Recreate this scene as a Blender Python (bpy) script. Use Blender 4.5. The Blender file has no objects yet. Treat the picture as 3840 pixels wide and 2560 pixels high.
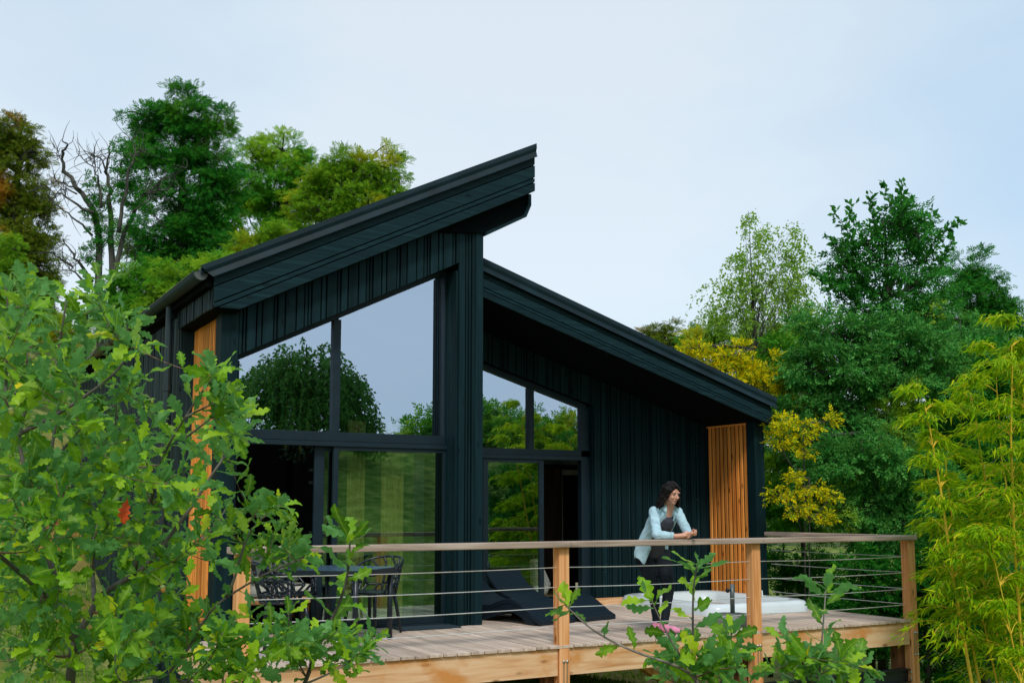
import bpy, math, random
import numpy as np
from mathutils import Vector, Matrix, noise
random.seed(7); rng = np.random.default_rng(11)
S = bpy.context.scene; COL = S.collection
PI = math.pi
# ------------------------------------------------------------------ camera
YAW, PIT, FPX, CY, CZ = .5167178, .1133586, 4037.8, 1447.7, 1.35
FW = np.array([math.sin(YAW)*math.cos(PIT), math.cos(YAW)*math.cos(PIT), math.sin(PIT)])
RT = np.array([math.cos(YAW), -math.sin(YAW), 0.]); UP = np.cross(RT, FW)
CAM = np.array([0., 0., CZ])
cd = bpy.data.cameras.new('camera'); cam = bpy.data.objects.new('camera', cd); COL.objects.link(cam)
M = Matrix(((RT[0], UP[0], -FW[0], 0), (RT[1], UP[1], -FW[1], 0), (RT[2], UP[2], -FW[2], CZ), (0, 0, 0, 1)))
cam.matrix_world = M
cd.sensor_fit = 'HORIZONTAL'; cd.sensor_width = 36; cd.lens = 36*FPX/3840
cd.shift_y = (CY-1280)/3840
cd.clip_start = .05; cd.clip_end = 2000
S.camera = cam
# ------------------------------------------------------------------ exposure, world, sun
S.view_settings.view_transform = 'Standard'; S.view_settings.look = 'None'
S.view_settings.exposure = .5; S.view_settings.gamma = 1
SUN_EL, SUN_AZ = math.radians(48), math.radians(205)     # azimuth clockwise from +Y
w = bpy.data.worlds.new('World'); S.world = w; w.use_nodes = True
nt = w.node_tree; nt.nodes.clear()
def N(nt, t, **k):
    n = nt.nodes.new(t)
    for a, b in k.items(): setattr(n, a, b)
    return n
def lin(r, g, b):
    f = lambda c: (c/255/12.92 if c/255 <= .04045 else ((c/255+.055)/1.055)**2.4)
    return (f(r), f(g), f(b), 1)
out = N(nt, 'ShaderNodeOutputWorld'); bg = N(nt, 'ShaderNodeBackground'); bg2 = N(nt, 'ShaderNodeBackground')
sky = N(nt, 'ShaderNodeTexSky', sky_type='NISHITA'); sky.sun_disc = False
sky.sun_elevation = SUN_EL; sky.sun_rotation = SUN_AZ
bg.inputs[1].default_value = .02; nt.links.new(sky.outputs[0], bg.inputs[0])
tc = N(nt, 'ShaderNodeTexCoord'); mp = N(nt, 'ShaderNodeMapping'); mp.inputs['Scale'].default_value = (1, 1, 2.2)
nz = N(nt, 'ShaderNodeTexNoise'); nz.inputs['Scale'].default_value = 1.6; nz.inputs['Detail'].default_value = 5; nz.inputs['Roughness'].default_value = .5
cr = N(nt, 'ShaderNodeValToRGB'); cr.color_ramp.elements[0].position = .34; cr.color_ramp.elements[1].position = .62
cr.color_ramp.elements[0].color = lin(190, 215, 235); cr.color_ramp.elements[1].color = lin(222, 233, 240)
nt.links.new(tc.outputs['Generated'], mp.inputs[0]); nt.links.new(mp.outputs[0], nz.inputs[0]); nt.links.new(nz.outputs[0], cr.inputs[0])
nt.links.new(cr.outputs[0], bg2.inputs[0]); bg2.inputs[1].default_value = .655
ad = N(nt, 'ShaderNodeAddShader'); nt.links.new(bg.outputs[0], ad.inputs[0]); nt.links.new(bg2.outputs[0], ad.inputs[1])
nt.links.new(ad.outputs[0], out.inputs[0])
sl = bpy.data.lights.new('sun', 'SUN'); sl.energy = 1.5; sl.angle = math.radians(12); sl.color = (1, .95, .86)
so = bpy.data.objects.new('sun', sl); COL.objects.link(so)
sd = Vector((math.sin(SUN_AZ)*math.cos(SUN_EL), math.cos(SUN_AZ)*math.cos(SUN_EL), math.sin(SUN_EL)))
so.rotation_euler = sd.to_track_quat('Z', 'Y').to_euler()
S.cycles.max_bounces = 8; S.cycles.transparent_max_bounces = 8
# ------------------------------------------------------------------ helpers
def at(px, py, Y=None, d=None, X=None, Z=None):
    """point of the place seen at photo pixel px,py (3840 wide), on plane y=Y (or x=X, z=Z) or at depth d"""
    r = FW+RT*(px-1920)/FPX-UP*(py-CY)/FPX
    t = d if d is not None else (Y-CAM[1])/r[1] if Y is not None else (X-CAM[0])/r[0] if X is not None else (Z-CAM[2])/r[2]
    return CAM+r*t
def atd(px, py, d): return at(px/.6125, py/.6125, d=d)
def tag(o, label=None, cat=None, group=None, kind=None):
    if label: o['label'] = label
    if cat: o['category'] = cat
    if group: o['group'] = group
    if kind: o['kind'] = kind
    return o
def thing(name, label, cat, loc=(0, 0, 0), group=None):
    o = bpy.data.objects.new(name, None); COL.objects.link(o); o.location = loc; o.empty_display_size = .2
    return tag(o, label, cat, group)
def link(name, me, mat, parent=None):
    o = bpy.data.objects.new(name, me); COL.objects.link(o)
    if mat is not None and not me.materials: me.materials.append(mat)
    if parent is not None:
        o.parent = parent; 
        l = Vector((0, 0, 0)); q = parent
        while q is not None: l = l+q.location; q = q.parent
        o.matrix_parent_inverse = Matrix.Translation(-l) if parent.type == 'EMPTY' else Matrix()
    return o
def np_mesh(name, V, F, smooth=False):
    V = np.asarray(V, dtype=np.float32); F = np.asarray(F, dtype=np.int32)
    me = bpy.data.meshes.new(name); k = F.shape[1]
    me.vertices.add(len(V)); me.vertices.foreach_set('co', V.ravel())
    me.loops.add(F.size); me.loops.foreach_set('vertex_index', F.ravel())
    me.polygons.add(len(F)); me.polygons.foreach_set('loop_start', np.arange(0, F.size, k, dtype=np.int32))
    me.polygons.foreach_set('use_smooth', np.full(len(F), smooth))
    me.update(calc_edges=True); return me
class MB:
    def __init__(s): s.v = []; s.f = []
    def add(s, v, f):
        n = len(s.v); s.v += [tuple(map(float, p)) for p in v]; s.f += [tuple(i+n for i in q) for q in f]; return s
    def box(s, x0, y0, z0, x1, y1, z1):
        x0, x1 = sorted((x0, x1)); y0, y1 = sorted((y0, y1)); z0, z1 = sorted((z0, z1))
        return s.add([(x0,y0,z0),(x1,y0,z0),(x1,y1,z0),(x0,y1,z0),(x0,y0,z1),(x1,y0,z1),(x1,y1,z1),(x0,y1,z1)],
                     [(0,3,2,1),(4,5,6,7),(0,1,5,4),(1,2,6,5),(2,3,7,6),(3,0,4,7)])
    def prism(s, poly, vec):
        """poly: list of 3d points (planar), extruded by vec"""
        n = len(poly); p = [Vector(q) for q in poly]; v = Vector(vec)
        nrm = sum(((p[i]-p[0]).cross(p[(i+1) % n]-p[0]) for i in range(1, n-1)), Vector())
        if nrm.dot(v) > 0: p.reverse()
        pts = p+[q+v for q in p]
        fs = [tuple(range(n)), tuple(range(2*n-1, n-1, -1))]+[(i, i+n, (i+1) % n+n, (i+1) % n) for i in range(n)]
        return s.add(pts, [tuple(reversed(q)) for q in fs] if False else fs)
    def xz(s, poly, y0, y1): return s.prism([(x, y0, z) for x, z in poly], (0, y1-y0, 0))
    def beam(s, a, b, w, h, up=(0, 0, 1)):
        a = Vector(a); b = Vector(b); d = (b-a).normalized(); r = d.cross(Vector(up)).normalized(); u = r.cross(d)
        c = [a+r*x*w/2+u*y*h/2 for x, y in ((-1,-1),(1,-1),(1,1),(-1,1))]
        return s.prism(c, b-a)
    def tube(s, pts, r, n=6, cap=True):
        pts = [Vector(p) for p in pts]; m = len(pts)
        rr = r if hasattr(r, '__len__') else [r]*m
        ref = Vector((0, 0, 1)); base = len(s.v); prev = None
        for i, p in enumerate(pts):
            t = (pts[min(i+1, m-1)]-pts[max(i-1, 0)]).normalized()
            if prev is None: a = t.cross(ref if abs(t.z) < .9 else Vector((1, 0, 0))).normalized()
            else: a = (prev-t*prev.dot(t)); a = a.normalized() if a.length > 1e-6 else t.orthogonal().normalized()
            prev = a; b = t.cross(a)
            for k in range(n):
                an = 2*PI*k/n; s.v.append(tuple(p+(a*math.cos(an)+b*math.sin(an))*rr[i]))
        for i in range(m-1):
            for k in range(n):
                k2 = (k+1) % n; s.f.append((base+i*n+k, base+i*n+k2, base+(i+1)*n+k2, base+(i+1)*n+k))
        if cap:
            s.f.append(tuple(base+k for k in reversed(range(n)))); s.f.append(tuple(base+(m-1)*n+k for k in range(n)))
        return s
    def lathe(s, prof, c=(0, 0, 0), n=24, ax=1, ay=1):
        base = len(s.v)
        for r, z in prof:
            for k in range(n):
                a = 2*PI*k/n; s.v.append((c[0]+r*ax*math.cos(a), c[1]+r*ay*math.sin(a), c[2]+z))
        for i in range(len(prof)-1):
            for k in range(n):
                k2 = (k+1) % n; s.f.append((base+i*n+k, base+i*n+k2, base+(i+1)*n+k2, base+(i+1)*n+k))
        return s
    def grid(s, fn, nu, nv):
        base = len(s.v)
        for i in range(nu+1):
            for j in range(nv+1): s.v.append(tuple(fn(i/nu, j/nv)))
        for i in range(nu):
            for j in range(nv):
                a = base+i*(nv+1)+j; s.f.append((a, a+nv+1, a+nv+2, a+1))
        return s
    def build(s, name, mat, parent=None, smooth=False, bevel=0, solid=0, sub=0):
        me = bpy.data.meshes.new(name); me.from_pydata(s.v, [], s.f); me.update()
        if smooth: me.polygons.foreach_set('use_smooth', [True]*len(me.polygons))
        o = link(name, me, mat, parent)
        if solid: m = o.modifiers.new('s', 'SOLIDIFY'); m.thickness = solid; m.offset = 0
        if bevel: m = o.modifiers.new('b', 'BEVEL'); m.width = bevel; m.segments = 2; m.limit_method = 'ANGLE'
        if sub: m = o.modifiers.new('u', 'SUBSURF'); m.levels = sub; m.render_levels = sub
        return o
def copy_tree(o, parent=None):
    c = o.copy(); COL.objects.link(c)
    if parent is not None: c.parent = parent; c.matrix_parent_inverse = o.matrix_parent_inverse.copy()
    for ch in list(o.children): copy_tree(ch, c)
    return c
# ------------------------------------------------------------------ materials
def mat(name):
    m = bpy.data.materials.new(name); m.use_nodes = True; nt = m.node_tree; nt.nodes.clear()
    return m, nt, N(nt, 'ShaderNodeOutputMaterial')
def pbsdf(nt, o, rough=.6, spec=.5, metal=0):
    b = N(nt, 'ShaderNodeBsdfPrincipled'); b.inputs['Roughness'].default_value = rough
    b.inputs['Specular IOR Level'].default_value = spec; b.inputs['Metallic'].default_value = metal
    nt.links.new(b.outputs[0], o.inputs[0]); return b
def noise_n(nt, scale=(1, 1, 1), sc=5, det=4, rough=.55, coord='Object', dist=0):
    t = N(nt, 'ShaderNodeTexCoord'); m = N(nt, 'ShaderNodeMapping'); m.inputs['Scale'].default_value = scale
    n = N(nt, 'ShaderNodeTexNoise'); n.inputs['Scale'].default_value = sc; n.inputs['Detail'].default_value = det
    n.inputs['Roughness'].default_value = rough; n.inputs['Distortion'].default_value = dist
    nt.links.new(t.outputs[coord], m.inputs[0]); nt.links.new(m.outputs[0], n.inputs[0]); return n
def ramp(nt, src, stops):
    r = N(nt, 'ShaderNodeValToRGB'); e = r.color_ramp.elements
    while len(e) < len(stops): e.new(.5)
    for i, (p, c) in enumerate(stops): e[i].position = p; e[i].color = c
    nt.links.new(src, r.inputs[0]); return r
def mixc(nt, a, b, fac, mode='MIX'):
    m = N(nt, 'ShaderNodeMix', data_type='RGBA', blend_type=mode)
    for s, v in ((m.inputs[0], fac), (m.inputs[6], a), (m.inputs[7], b)):
        if isinstance(v, bpy.types.NodeSocket): nt.links.new(v, s)
        else: s.default_value = v
    return m.outputs[2]
def island(nt): return N(nt, 'ShaderNodeNewGeometry').outputs['Random Per Island']
def bump(nt, b, src, st=.3, dist=.01):
    n = N(nt, 'ShaderNodeBump'); n.inputs['Strength'].default_value = st; n.inputs['Distance'].default_value = dist
    nt.links.new(src, n.inputs['Height']); nt.links.new(n.outputs[0], b.inputs['Normal'])
def plain(name, c, rough=.5, metal=0, spec=.5, var=.15, sc=6):
    m, nt, o = mat(name); b = pbsdf(nt, o, rough, spec, metal); n = noise_n(nt, sc=sc)
    d = tuple(x*(1-var) for x in c[:3])+(1,); l = tuple(min(1, x*(1+var)) for x in c[:3])+(1,)
    r = ramp(nt, n.outputs[0], [(.3, d), (.7, l)]); nt.links.new(r.outputs[0], b.inputs[0]); return m
def wood(name, dark, mid, light, axis, rough=.7, gscale=28, knots=True, var=.35, stain=None):
    """grain runs along axis 0/1/2"""
    m, nt, o = mat(name); b = pbsdf(nt, o, rough, .10)
    sc = [gscale]*3; sc[axis] = 1.1
    isl = island(nt); t = N(nt, 'ShaderNodeTexCoord')
    off = N(nt, 'ShaderNodeVectorMath', operation='ADD'); cx = N(nt, 'ShaderNodeCombineXYZ')
    ml = N(nt, 'ShaderNodeMath', operation='MULTIPLY'); ml.inputs[1].default_value = 37
    nt.links.new(isl, ml.inputs[0])
    for k in range(3): nt.links.new(ml.outputs[0], cx.inputs[k])
    nt.links.new(t.outputs['Object'], off.inputs[0]); nt.links.new(cx.outputs[0], off.inputs[1])
    mp = N(nt, 'ShaderNodeMapping'); mp.inputs['Scale'].default_value = sc; nt.links.new(off.outputs[0], mp.inputs[0])
    n = N(nt, 'ShaderNodeTexNoise'); n.inputs['Scale'].default_value = 1; n.inputs['Detail'].default_value = 6; n.inputs['Distortion'].default_value = .6
    nt.links.new(mp.outputs[0], n.inputs[0])
    r = ramp(nt, n.outputs[0], [(.28, dark), (.5, mid), (.72, light)])
    c = r.outputs[0]
    # board to board difference
    hv = N(nt, 'ShaderNodeHueSaturation'); nt.links.new(c, hv.inputs['Color'])
    mr = N(nt, 'ShaderNodeMapRange'); mr.inputs[3].default_value = 1-var; mr.inputs[4].default_value = 1+var*.6
    nt.links.new(isl, mr.inputs[0]); nt.links.new(mr.outputs[0], hv.inputs['Value']); c = hv.outputs[0]
    if knots:
        mk = N(nt, 'ShaderNodeMapping'); s2 = [7]*3; s2[axis] = 2.6; mk.inputs['Scale'].default_value = s2
        nt.links.new(off.outputs[0], mk.inputs[0])
        vo = N(nt, 'ShaderNodeTexVoronoi'); vo.inputs['Scale'].default_value = 1; nt.links.new(mk.outputs[0], vo.inputs[0])
        kr = ramp(nt, vo.outputs['Distance'], [(.05, (1, 1, 1, 1)), (.17, (0, 0, 0, 1))])
        kc = tuple(x*.38 for x in dark[:3])+(1,)
        c = mixc(nt, c, kc, kr.outputs[0])
    if stain:
        ns = noise_n(nt, (1, 1, 1.6), 2.2, 3); rs = ramp(nt, ns.outputs[0], [(.52, (0, 0, 0, 1)), (.68, (1, 1, 1, 1))])
        c = mixc(nt, c, stain, rs.outputs[0])
    nt.links.new(c, b.inputs[0]); bump(nt, b, n.outputs[0], .25, .004); return m
def foliage(name, cols, under=None, rough=.45, trans=.35, spec=.35, patch=None, psc=.5, vein=None, pth=(.52, .62)):
    m, nt, o = mat(name); b = N(nt, 'ShaderNodeBsdfPrincipled'); b.inputs['Roughness'].default_value = rough
    b.inputs['Specular IOR Level'].default_value = spec
    G = 1.14; cols = [tuple(min(.9, v*G) for v in c[:3])+(1,) for c in cols]; k = len(cols)
    if patch: patch = tuple(min(.9, v*G) for v in patch[:3])+(1,)
    isl = island(nt)
    r = ramp(nt, isl, [(i/(k-1), c) for i, c in enumerate(cols)]); c = r.outputs[0]
    if patch:
        n = noise_n(nt, sc=psc, det=2); pr = ramp(nt, n.outputs[0], [(pth[0], (0, 0, 0, 1)), (pth[1], (1, 1, 1, 1))])
        c = mixc(nt, c, patch, pr.outputs[0])
    if vein:
        a = N(nt, 'ShaderNodeAttribute', attribute_name='vein'); c = mixc(nt, c, vein, a.outputs['Fac'])
    if under:
        g = N(nt, 'ShaderNodeNewGeometry'); c = mixc(nt, c, under, g.outputs['Backfacing'])
    tr = N(nt, 'ShaderNodeBsdfTranslucent'); mx = N(nt, 'ShaderNodeMixShader'); mx.inputs[0].default_value = trans
    hs = N(nt, 'ShaderNodeHueSaturation'); hs.inputs['Value'].default_value = 1.25; hs.inputs['Hue'].default_value = .485
    nt.links.new(c, hs.inputs['Color']); nt.links.new(c, b.inputs[0]); nt.links.new(hs.outputs[0], tr.inputs[0])
    nt.links.new(b.outputs[0], mx.inputs[1]); nt.links.new(tr.outputs[0], mx.inputs[2]); nt.links.new(mx.outputs[0], o.inputs[0])
    return m
CH = ((.0018, .009, .012, 1), (.0045, .0185, .0235, 1), (.016, .050, .060, 1))
CB = ((.0034, .0152, .0190, 1), (.0046, .0195, .0242, 1), (.0075, .0275, .0335, 1))
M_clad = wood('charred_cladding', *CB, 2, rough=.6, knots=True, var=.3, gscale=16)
M_fascia = wood('charred_board', (.0034, .0152, .0195, 1), (.0052, .0215, .0268, 1), (.0105, .0370, .0450, 1), 0, rough=.55, knots=True, var=.3, gscale=40)
M_cladY = wood('charred_side', (.008, .017, .02, 1), (.015, .032, .038, 1), (.03, .055, .062, 1), 2, rough=.6, var=.3)
M_soffit = plain('soffit_shade_black', (.002, .0045, .005), .9, 0, .05)  # darker than the charred boards: shade under the roof edges put into the colour
M_metalroof = plain('roof_sheet', (.005, .019, .026), .55, 0, .2, .4, 3)
M_gutter = plain('gutter_zinc', (.012, .028, .032), .45, .2)
M_frame = plain('window_frame', (.005, .017, .026), .5, 0, .3)
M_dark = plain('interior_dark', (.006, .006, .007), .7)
M_deck = wood('deck_board', (.36, .27, .215, 1), (.56, .445, .37, 1), (.70, .585, .50, 1), 1, gscale=22, knots=False, var=.2)
M_postZ = wood('post_wood', (.50, .18, .05, 1), (.80, .37, .145, 1), (.90, .50, .25, 1), 2, var=.12)
M_beamX = wood('beam_wood', (.56, .27, .11, 1), (.78, .49, .27, 1), (.86, .62, .41, 1), 0, var=.12, stain=(.62, .27, .08, 1), gscale=14)
M_beamY = wood('side_beam_wood', (.56, .27, .11, 1), (.78, .49, .27, 1), (.86, .62, .41, 1), 1, var=.12, gscale=14)
M_railX = wood('rail_wood', (.20, .15, .12, 1), (.42, .32, .26, 1), (.58, .48, .42, 1), 0, var=.12, gscale=20)
M_railY = wood('side_rail_wood', (.20, .15, .12, 1), (.42, .32, .26, 1), (.58, .48, .42, 1), 1, var=.12, gscale=20)
M_slat = wood('larch_slat', (.55, .15, .025, 1), (.82, .30, .06, 1), (.92, .42, .11, 1), 2, var=.42)
M_brown = wood('support_wood', (.14, .06, .03, 1), (.26, .12, .06, 1), (.36, .18, .09, 1), 2, var=.2)
M_steel = plain('cable_steel', (.72, .74, .72), .35, .6)
M_bolt = plain('bolt_steel', (.5, .52, .53), .3, .9)
M_ibeam = plain('painted_steel', (.012, .02, .026), .4, .2)
M_plastic = plain('black_plastic', (.006, .013, .02), .35)
M_table = plain('table_top_grey', (.07, .13, .2), .25, .2)
M_white = plain('white_paint', (.7, .72, .7), .5, 0, .5, .05)
M_tub = plain('tub_acrylic', (.66, .75, .8), .16, 0, .5, .06, 2)
M_brass = plain('brass', (.6, .42, .1), .3, .9)
M_candle = plain('candle_wax', (.55, .5, .38), .5)
M_red = plain('red_wax', (.4, .02, .02), .5)
M_concrete = plain('concrete', (.20, .22, .19), .75, 0, .3, .3, 25)
M_pole = plain('grey_pole', (.16, .19, .19), .4, .3)
M_mat = plain('door_mat_fibre', (.02, .035, .05), .9, 0, .2, .5, 60)
M_cream = plain('cream_cushion', (.62, .63, .56), .85, 0, .2, .08)
M_curtain = wood('curtain_cloth', (.36, .26, .11, 1), (.48, .36, .17, 1), (.56, .44, .23, 1), 2, knots=False, gscale=30)
M_barn = wood('barn_door_wood', (.05, .03, .026, 1), (.09, .06, .05, 1), (.13, .09, .08, 1), 2)
M_bark = wood('bark', (.10, .08, .07, 1), (.18, .155, .14, 1), (.30, .27, .24, 1), 2, rough=.9, knots=False, gscale=22)
M_barkfar = wood('tree_bark', (.035, .035, .03, 1), (.07, .07, .06, 1), (.13, .125, .11, 1), 2, rough=.9, knots=False, gscale=6)
M_twig = wood('twig_bark', (.13, .065, .055, 1), (.23, .12, .10, 1), (.32, .22, .19, 1), 2, rough=.8, knots=False, gscale=60)
M_culm = wood('bamboo_culm', (.50, .32, .02, 1), (.72, .48, .04, 1), (.82, .60, .08, 1), 2, rough=.35, knots=False, gscale=10)
# woven resin
def weave():
    m, nt, o = mat('woven_resin'); b = pbsdf(nt, o, .5, .2)
    t = N(nt, 'ShaderNodeTexCoord'); ch = N(nt, 'ShaderNodeTexChecker'); ch.inputs['Scale'].default_value = 60
    ch.inputs[1].default_value = (.002, .005, .009, 1); ch.inputs[2].default_value = (.012, .027, .043, 1)
    nt.links.new(t.outputs['Object'], ch.inputs[0]); nt.links.new(ch.outputs[0], b.inputs[0]); bump(nt, b, ch.outputs[1], .6, .004); return m
M_weave = weave()
def speck():
    m, nt, o = mat('grey_bouclé'.replace('é', 'e')); b = pbsdf(nt, o, .9, .1); n = noise_n(nt, sc=90, det=2)
    r = ramp(nt, n.outputs[0], [(.42, (.06, .08, .07, 1)), (.56, (.42, .45, .42, 1))]); nt.links.new(r.outputs[0], b.inputs[0]); return m
M_speck = speck()
def glass(name, refl, tint, f):
    m, nt, o = mat(name); g = N(nt, 'ShaderNodeBsdfGlossy'); g.inputs[0].default_value = refl; g.inputs['Roughness'].default_value = .004
    t = N(nt, 'ShaderNodeBsdfTransparent'); t.inputs[0].default_value = tint
    lw = N(nt, 'ShaderNodeFresnel'); lw.inputs[0].default_value = 1.5
    a = N(nt, 'ShaderNodeMath', operation='MAXIMUM'); a.inputs[1].default_value = f; nt.links.new(lw.outputs[0], a.inputs[0])
    n = noise_n(nt, sc=.9, det=1); b = N(nt, 'ShaderNodeBump'); b.inputs['Strength'].default_value = .02; b.inputs['Distance'].default_value = .02
    nt.links.new(n.outputs[0], b.inputs['Height']); nt.links.new(b.outputs[0], g.inputs['Normal'])
    gm = N(nt, 'ShaderNodeNewGeometry'); iv = N(nt, 'ShaderNodeMath', operation='SUBTRACT'); iv.inputs[0].default_value = 1; nt.links.new(gm.outputs['Backfacing'], iv.inputs[1])
    mu = N(nt, 'ShaderNodeMath', operation='MULTIPLY'); nt.links.new(a.outputs[0], mu.inputs[0]); nt.links.new(iv.outputs[0], mu.inputs[1]); a = mu
    x = N(nt, 'ShaderNodeMixShader'); nt.links.new(a.outputs[0], x.inputs[0]); nt.links.new(t.outputs[0], x.inputs[1]); nt.links.new(g.outputs[0], x.inputs[2])
    nt.links.new(x.outputs[0], o.inputs[0]); return m
M_glass = glass('coated_glass', (.72, .84, 1, 1), (.7, .78, .72, 1), .6)
M_glass2 = glass('door_glass', (.60, .88, .76, 1), (.92, .97, .88, 1), .33)
M_clear = glass('lamp_glass', (.9, 1, 1, 1), (.7, .8, .78, 1), .55)
# leaves
M_oak = foliage('oak_leaf', [lin(34, 84, 8), lin(82, 138, 12), lin(124, 174, 18), lin(42, 100, 14), lin(158, 196, 28), lin(48, 112, 34)],
                under=lin(100, 158, 84), rough=.42, trans=.42, spec=.24, vein=lin(156, 192, 70))
M_oaky = foliage('oak_leaf_yellow', [lin(190, 200, 10), lin(150, 190, 20), lin(224, 204, 10)], under=lin(150, 190, 80), rough=.4, trans=.45, vein=lin(200, 200, 80))
M_dead = foliage('withered_leaf', [lin(190, 66, 20), lin(205, 85, 26)], rough=.7, trans=.25)
D_ = dict(spec=.07, rough=.6)
M_fol_dark = foliage('foliage_dark', [lin(18, 84, 24), lin(44, 122, 32), lin(26, 102, 40), lin(80, 148, 40)], patch=lin(92, 146, 34), psc=.5, trans=.44, pth=(.56, .7), **D_)
M_fol_ol = foliage('foliage_olive', [lin(66, 120, 22), lin(112, 156, 32), lin(84, 138, 32), lin(144, 170, 40)], patch=lin(160, 166, 36), psc=.5, trans=.45, **D_)
M_fol_mid = foliage('foliage_mid', [lin(36, 102, 22), lin(80, 150, 34), lin(56, 130, 38), lin(116, 172, 46)], patch=lin(130, 170, 40), psc=.6, trans=.45, **D_)
M_fol_rust = foliage('foliage_rust', [lin(56, 92, 24), lin(100, 118, 30), lin(74, 104, 28), lin(130, 128, 34)], patch=lin(182, 134, 46), psc=.45, trans=.4, pth=(.52, .64), **D_)
M_birch = foliage('birch_leaf', [lin(92, 142, 44), lin(136, 172, 60), lin(108, 156, 62), lin(156, 184, 64)], trans=.5, **D_)
M_oakfar = foliage('dark_oak_leaf', [lin(20, 82, 26), lin(42, 112, 34), lin(66, 138, 52), lin(30, 98, 40)], trans=.38, **D_)
M_willow = foliage('shrub_leaf', [lin(26, 92, 38), lin(56, 128, 48), lin(100, 162, 76), lin(34, 106, 42)], patch=lin(144, 172, 36), psc=.8, trans=.36, pth=(.58, .68), **D_)
M_yellow = foliage('yellow_leaf', [lin(216, 196, 10), lin(238, 212, 16), lin(176, 180, 20), lin(126, 152, 28), lin(94, 130, 30)], trans=.42, **D_)
M_bamboo = foliage('bamboo_leaf', [lin(104, 160, 8), lin(156, 188, 14), lin(78, 140, 16), lin(196, 204, 20)], trans=.48, rough=.5, spec=.12)
M_grass = foliage('grass_blade', [lin(84, 138, 22), lin(134, 166, 36), lin(58, 116, 28)], trans=.3, **D_)
M_weep = foliage('weeping_leaf', [lin(46, 100, 40), lin(84, 130, 54), lin(62, 116, 46)], trans=.35, **D_)
# ------------------------------------------------------------------ ground
def gz(x, y):
    x = np.asarray(x, float); y = np.asarray(y, float)
    s = np.clip(y-11-1.15*np.clip(x-1.2, 0, None), 0, 30)
    hill = .34*s*(s/(s+3.0))
    back = .34*np.clip(-y-1.5, 0, 14)*np.clip((-y-1.5)/4, 0, 1)
    dip = -.8*np.clip((x-7.5)/3, 0, 1)*np.clip((26-y)/8, 0, 1)
    near = -.35*np.clip((9-y)/3, 0, 1)*np.clip((y+3)/3, 0, 1)
    return -.78+hill+back+dip*np.clip((y+4)/4, 0, 1)+near+.07*np.sin(x*.9+1)*np.cos(y*.7)
def ground():
    def axis(a, b, c, d):  # dense between b,c
        return np.concatenate([np.linspace(a, b, 30)[:-1], np.linspace(b, c, 160), np.linspace(c, d, 30)[1:]])
    xs = axis(-400, -25, 45, 500); ys = axis(-300, -30, 50, 600)
    X, Y = np.meshgrid(xs, ys, indexing='ij'); Z = gz(X, Y)
    Z = Z+.03*rng.standard_normal(Z.shape)*(np.abs(X) < 45)
    n1, n2 = X.shape; idx = np.arange(n1*n2).reshape(n1, n2)
    F = np.stack([idx[:-1, :-1], idx[1:, :-1], idx[1:, 1:], idx[:-1, 1:]], -1).reshape(-1, 4)
    m, nt, o = mat('meadow'); b = pbsdf(nt, o, .95, .1)
    n = noise_n(nt, sc=2.2, det=10, rough=.72); r = ramp(nt, n.outputs[0], [(.34, lin(58, 84, 34)), (.5, lin(98, 118, 52)), (.66, lin(150, 148, 88))])
    n2_ = noise_n(nt, sc=.28, det=3); dr = ramp(nt, n2_.outputs[0], [(.46, (0, 0, 0, 1)), (.56, (1, 1, 1, 1))])
    n3 = noise_n(nt, sc=6, det=6); dc = ramp(nt, n3.outputs[0], [(.3, lin(120, 84, 44)), (.7, lin(176, 136, 84))])
    # bare earth only on the building plot around the house
    g = N(nt, 'ShaderNodeNewGeometry'); vm = N(nt, 'ShaderNodeVectorMath', operation='DISTANCE'); vm.inputs[1].default_value = (1.5, 15, 0)
    nt.links.new(g.outputs['Position'], vm.inputs[0]); rr = ramp(nt, vm.outputs['Value'], [(0, (1, 1, 1, 1)), (1, (0, 0, 0, 1))])
    mr = N(nt, 'ShaderNodeMapRange'); mr.inputs[1].default_value = 6; mr.inputs[2].default_value = 15; mr.inputs[3].default_value = 1; mr.inputs[4].default_value = 0
    nt.links.new(vm.outputs['Value'], mr.inputs[0])
    mm = N(nt, 'ShaderNodeMath', operation='MULTIPLY'); nt.links.new(dr.outputs[0], mm.inputs[0]); nt.links.new(mr.outputs[0], mm.inputs[1])
    c = mixc(nt, r.outputs[0], dc.outputs[0], mm.outputs[0]); nt.links.new(c, b.inputs[0]); bump(nt, b, n3.outputs[0], .8, .05)
    o_ = link('ground', np_mesh('ground', np.stack([X, Y, Z], -1).reshape(-1, 3), F, True), m); tag(o_, kind='structure')
ground()
# ------------------------------------------------------------------ deck
DX0, DX1, DY0 = 2.6, 10.96, 9.286
deck = thing('deck', 'raised deck of pale weathered boards in front of the black house', 'deck', (6.8, 9.3, 0))
b = MB(); x = 3.96-.1455*9-.0
x0 = 3.96-.1455*10
tubx = (9.12, 10.72)
k = 0
x = x0+.0025
while x < DX1-.02:
    xa, xb = max(x, DX0-.02), min(x+.1358, DX1)
    if xb-xa > .02:
        yend = 12.86 if xa > 6.0 else (11.66 if xa > 2.8 else 11.4)
        if xa > 10.72: yend = 12.9
        dz = random.uniform(-.002, .002); y0 = DY0+random.uniform(-.004, .004)
        # butt joint rows
        yj = random.choice([10.6, 11.1])
        notch = None
        for ya, yb in ((y0, yj-.002), (yj+.002, yend)):
            b.box(xa, ya, -.03+dz, xb, yb, dz)
    x += .1455; k += 1
b.build('decking', M_deck, deck, bevel=.003)
b = MB()
for i in range(66):      # fluted underside nosing grooves seen at the front edge
    pass
PX = [(2.57, 2.69), (5.825, 5.945), (8.38, 8.50), (10.92, 11.04)]
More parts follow.
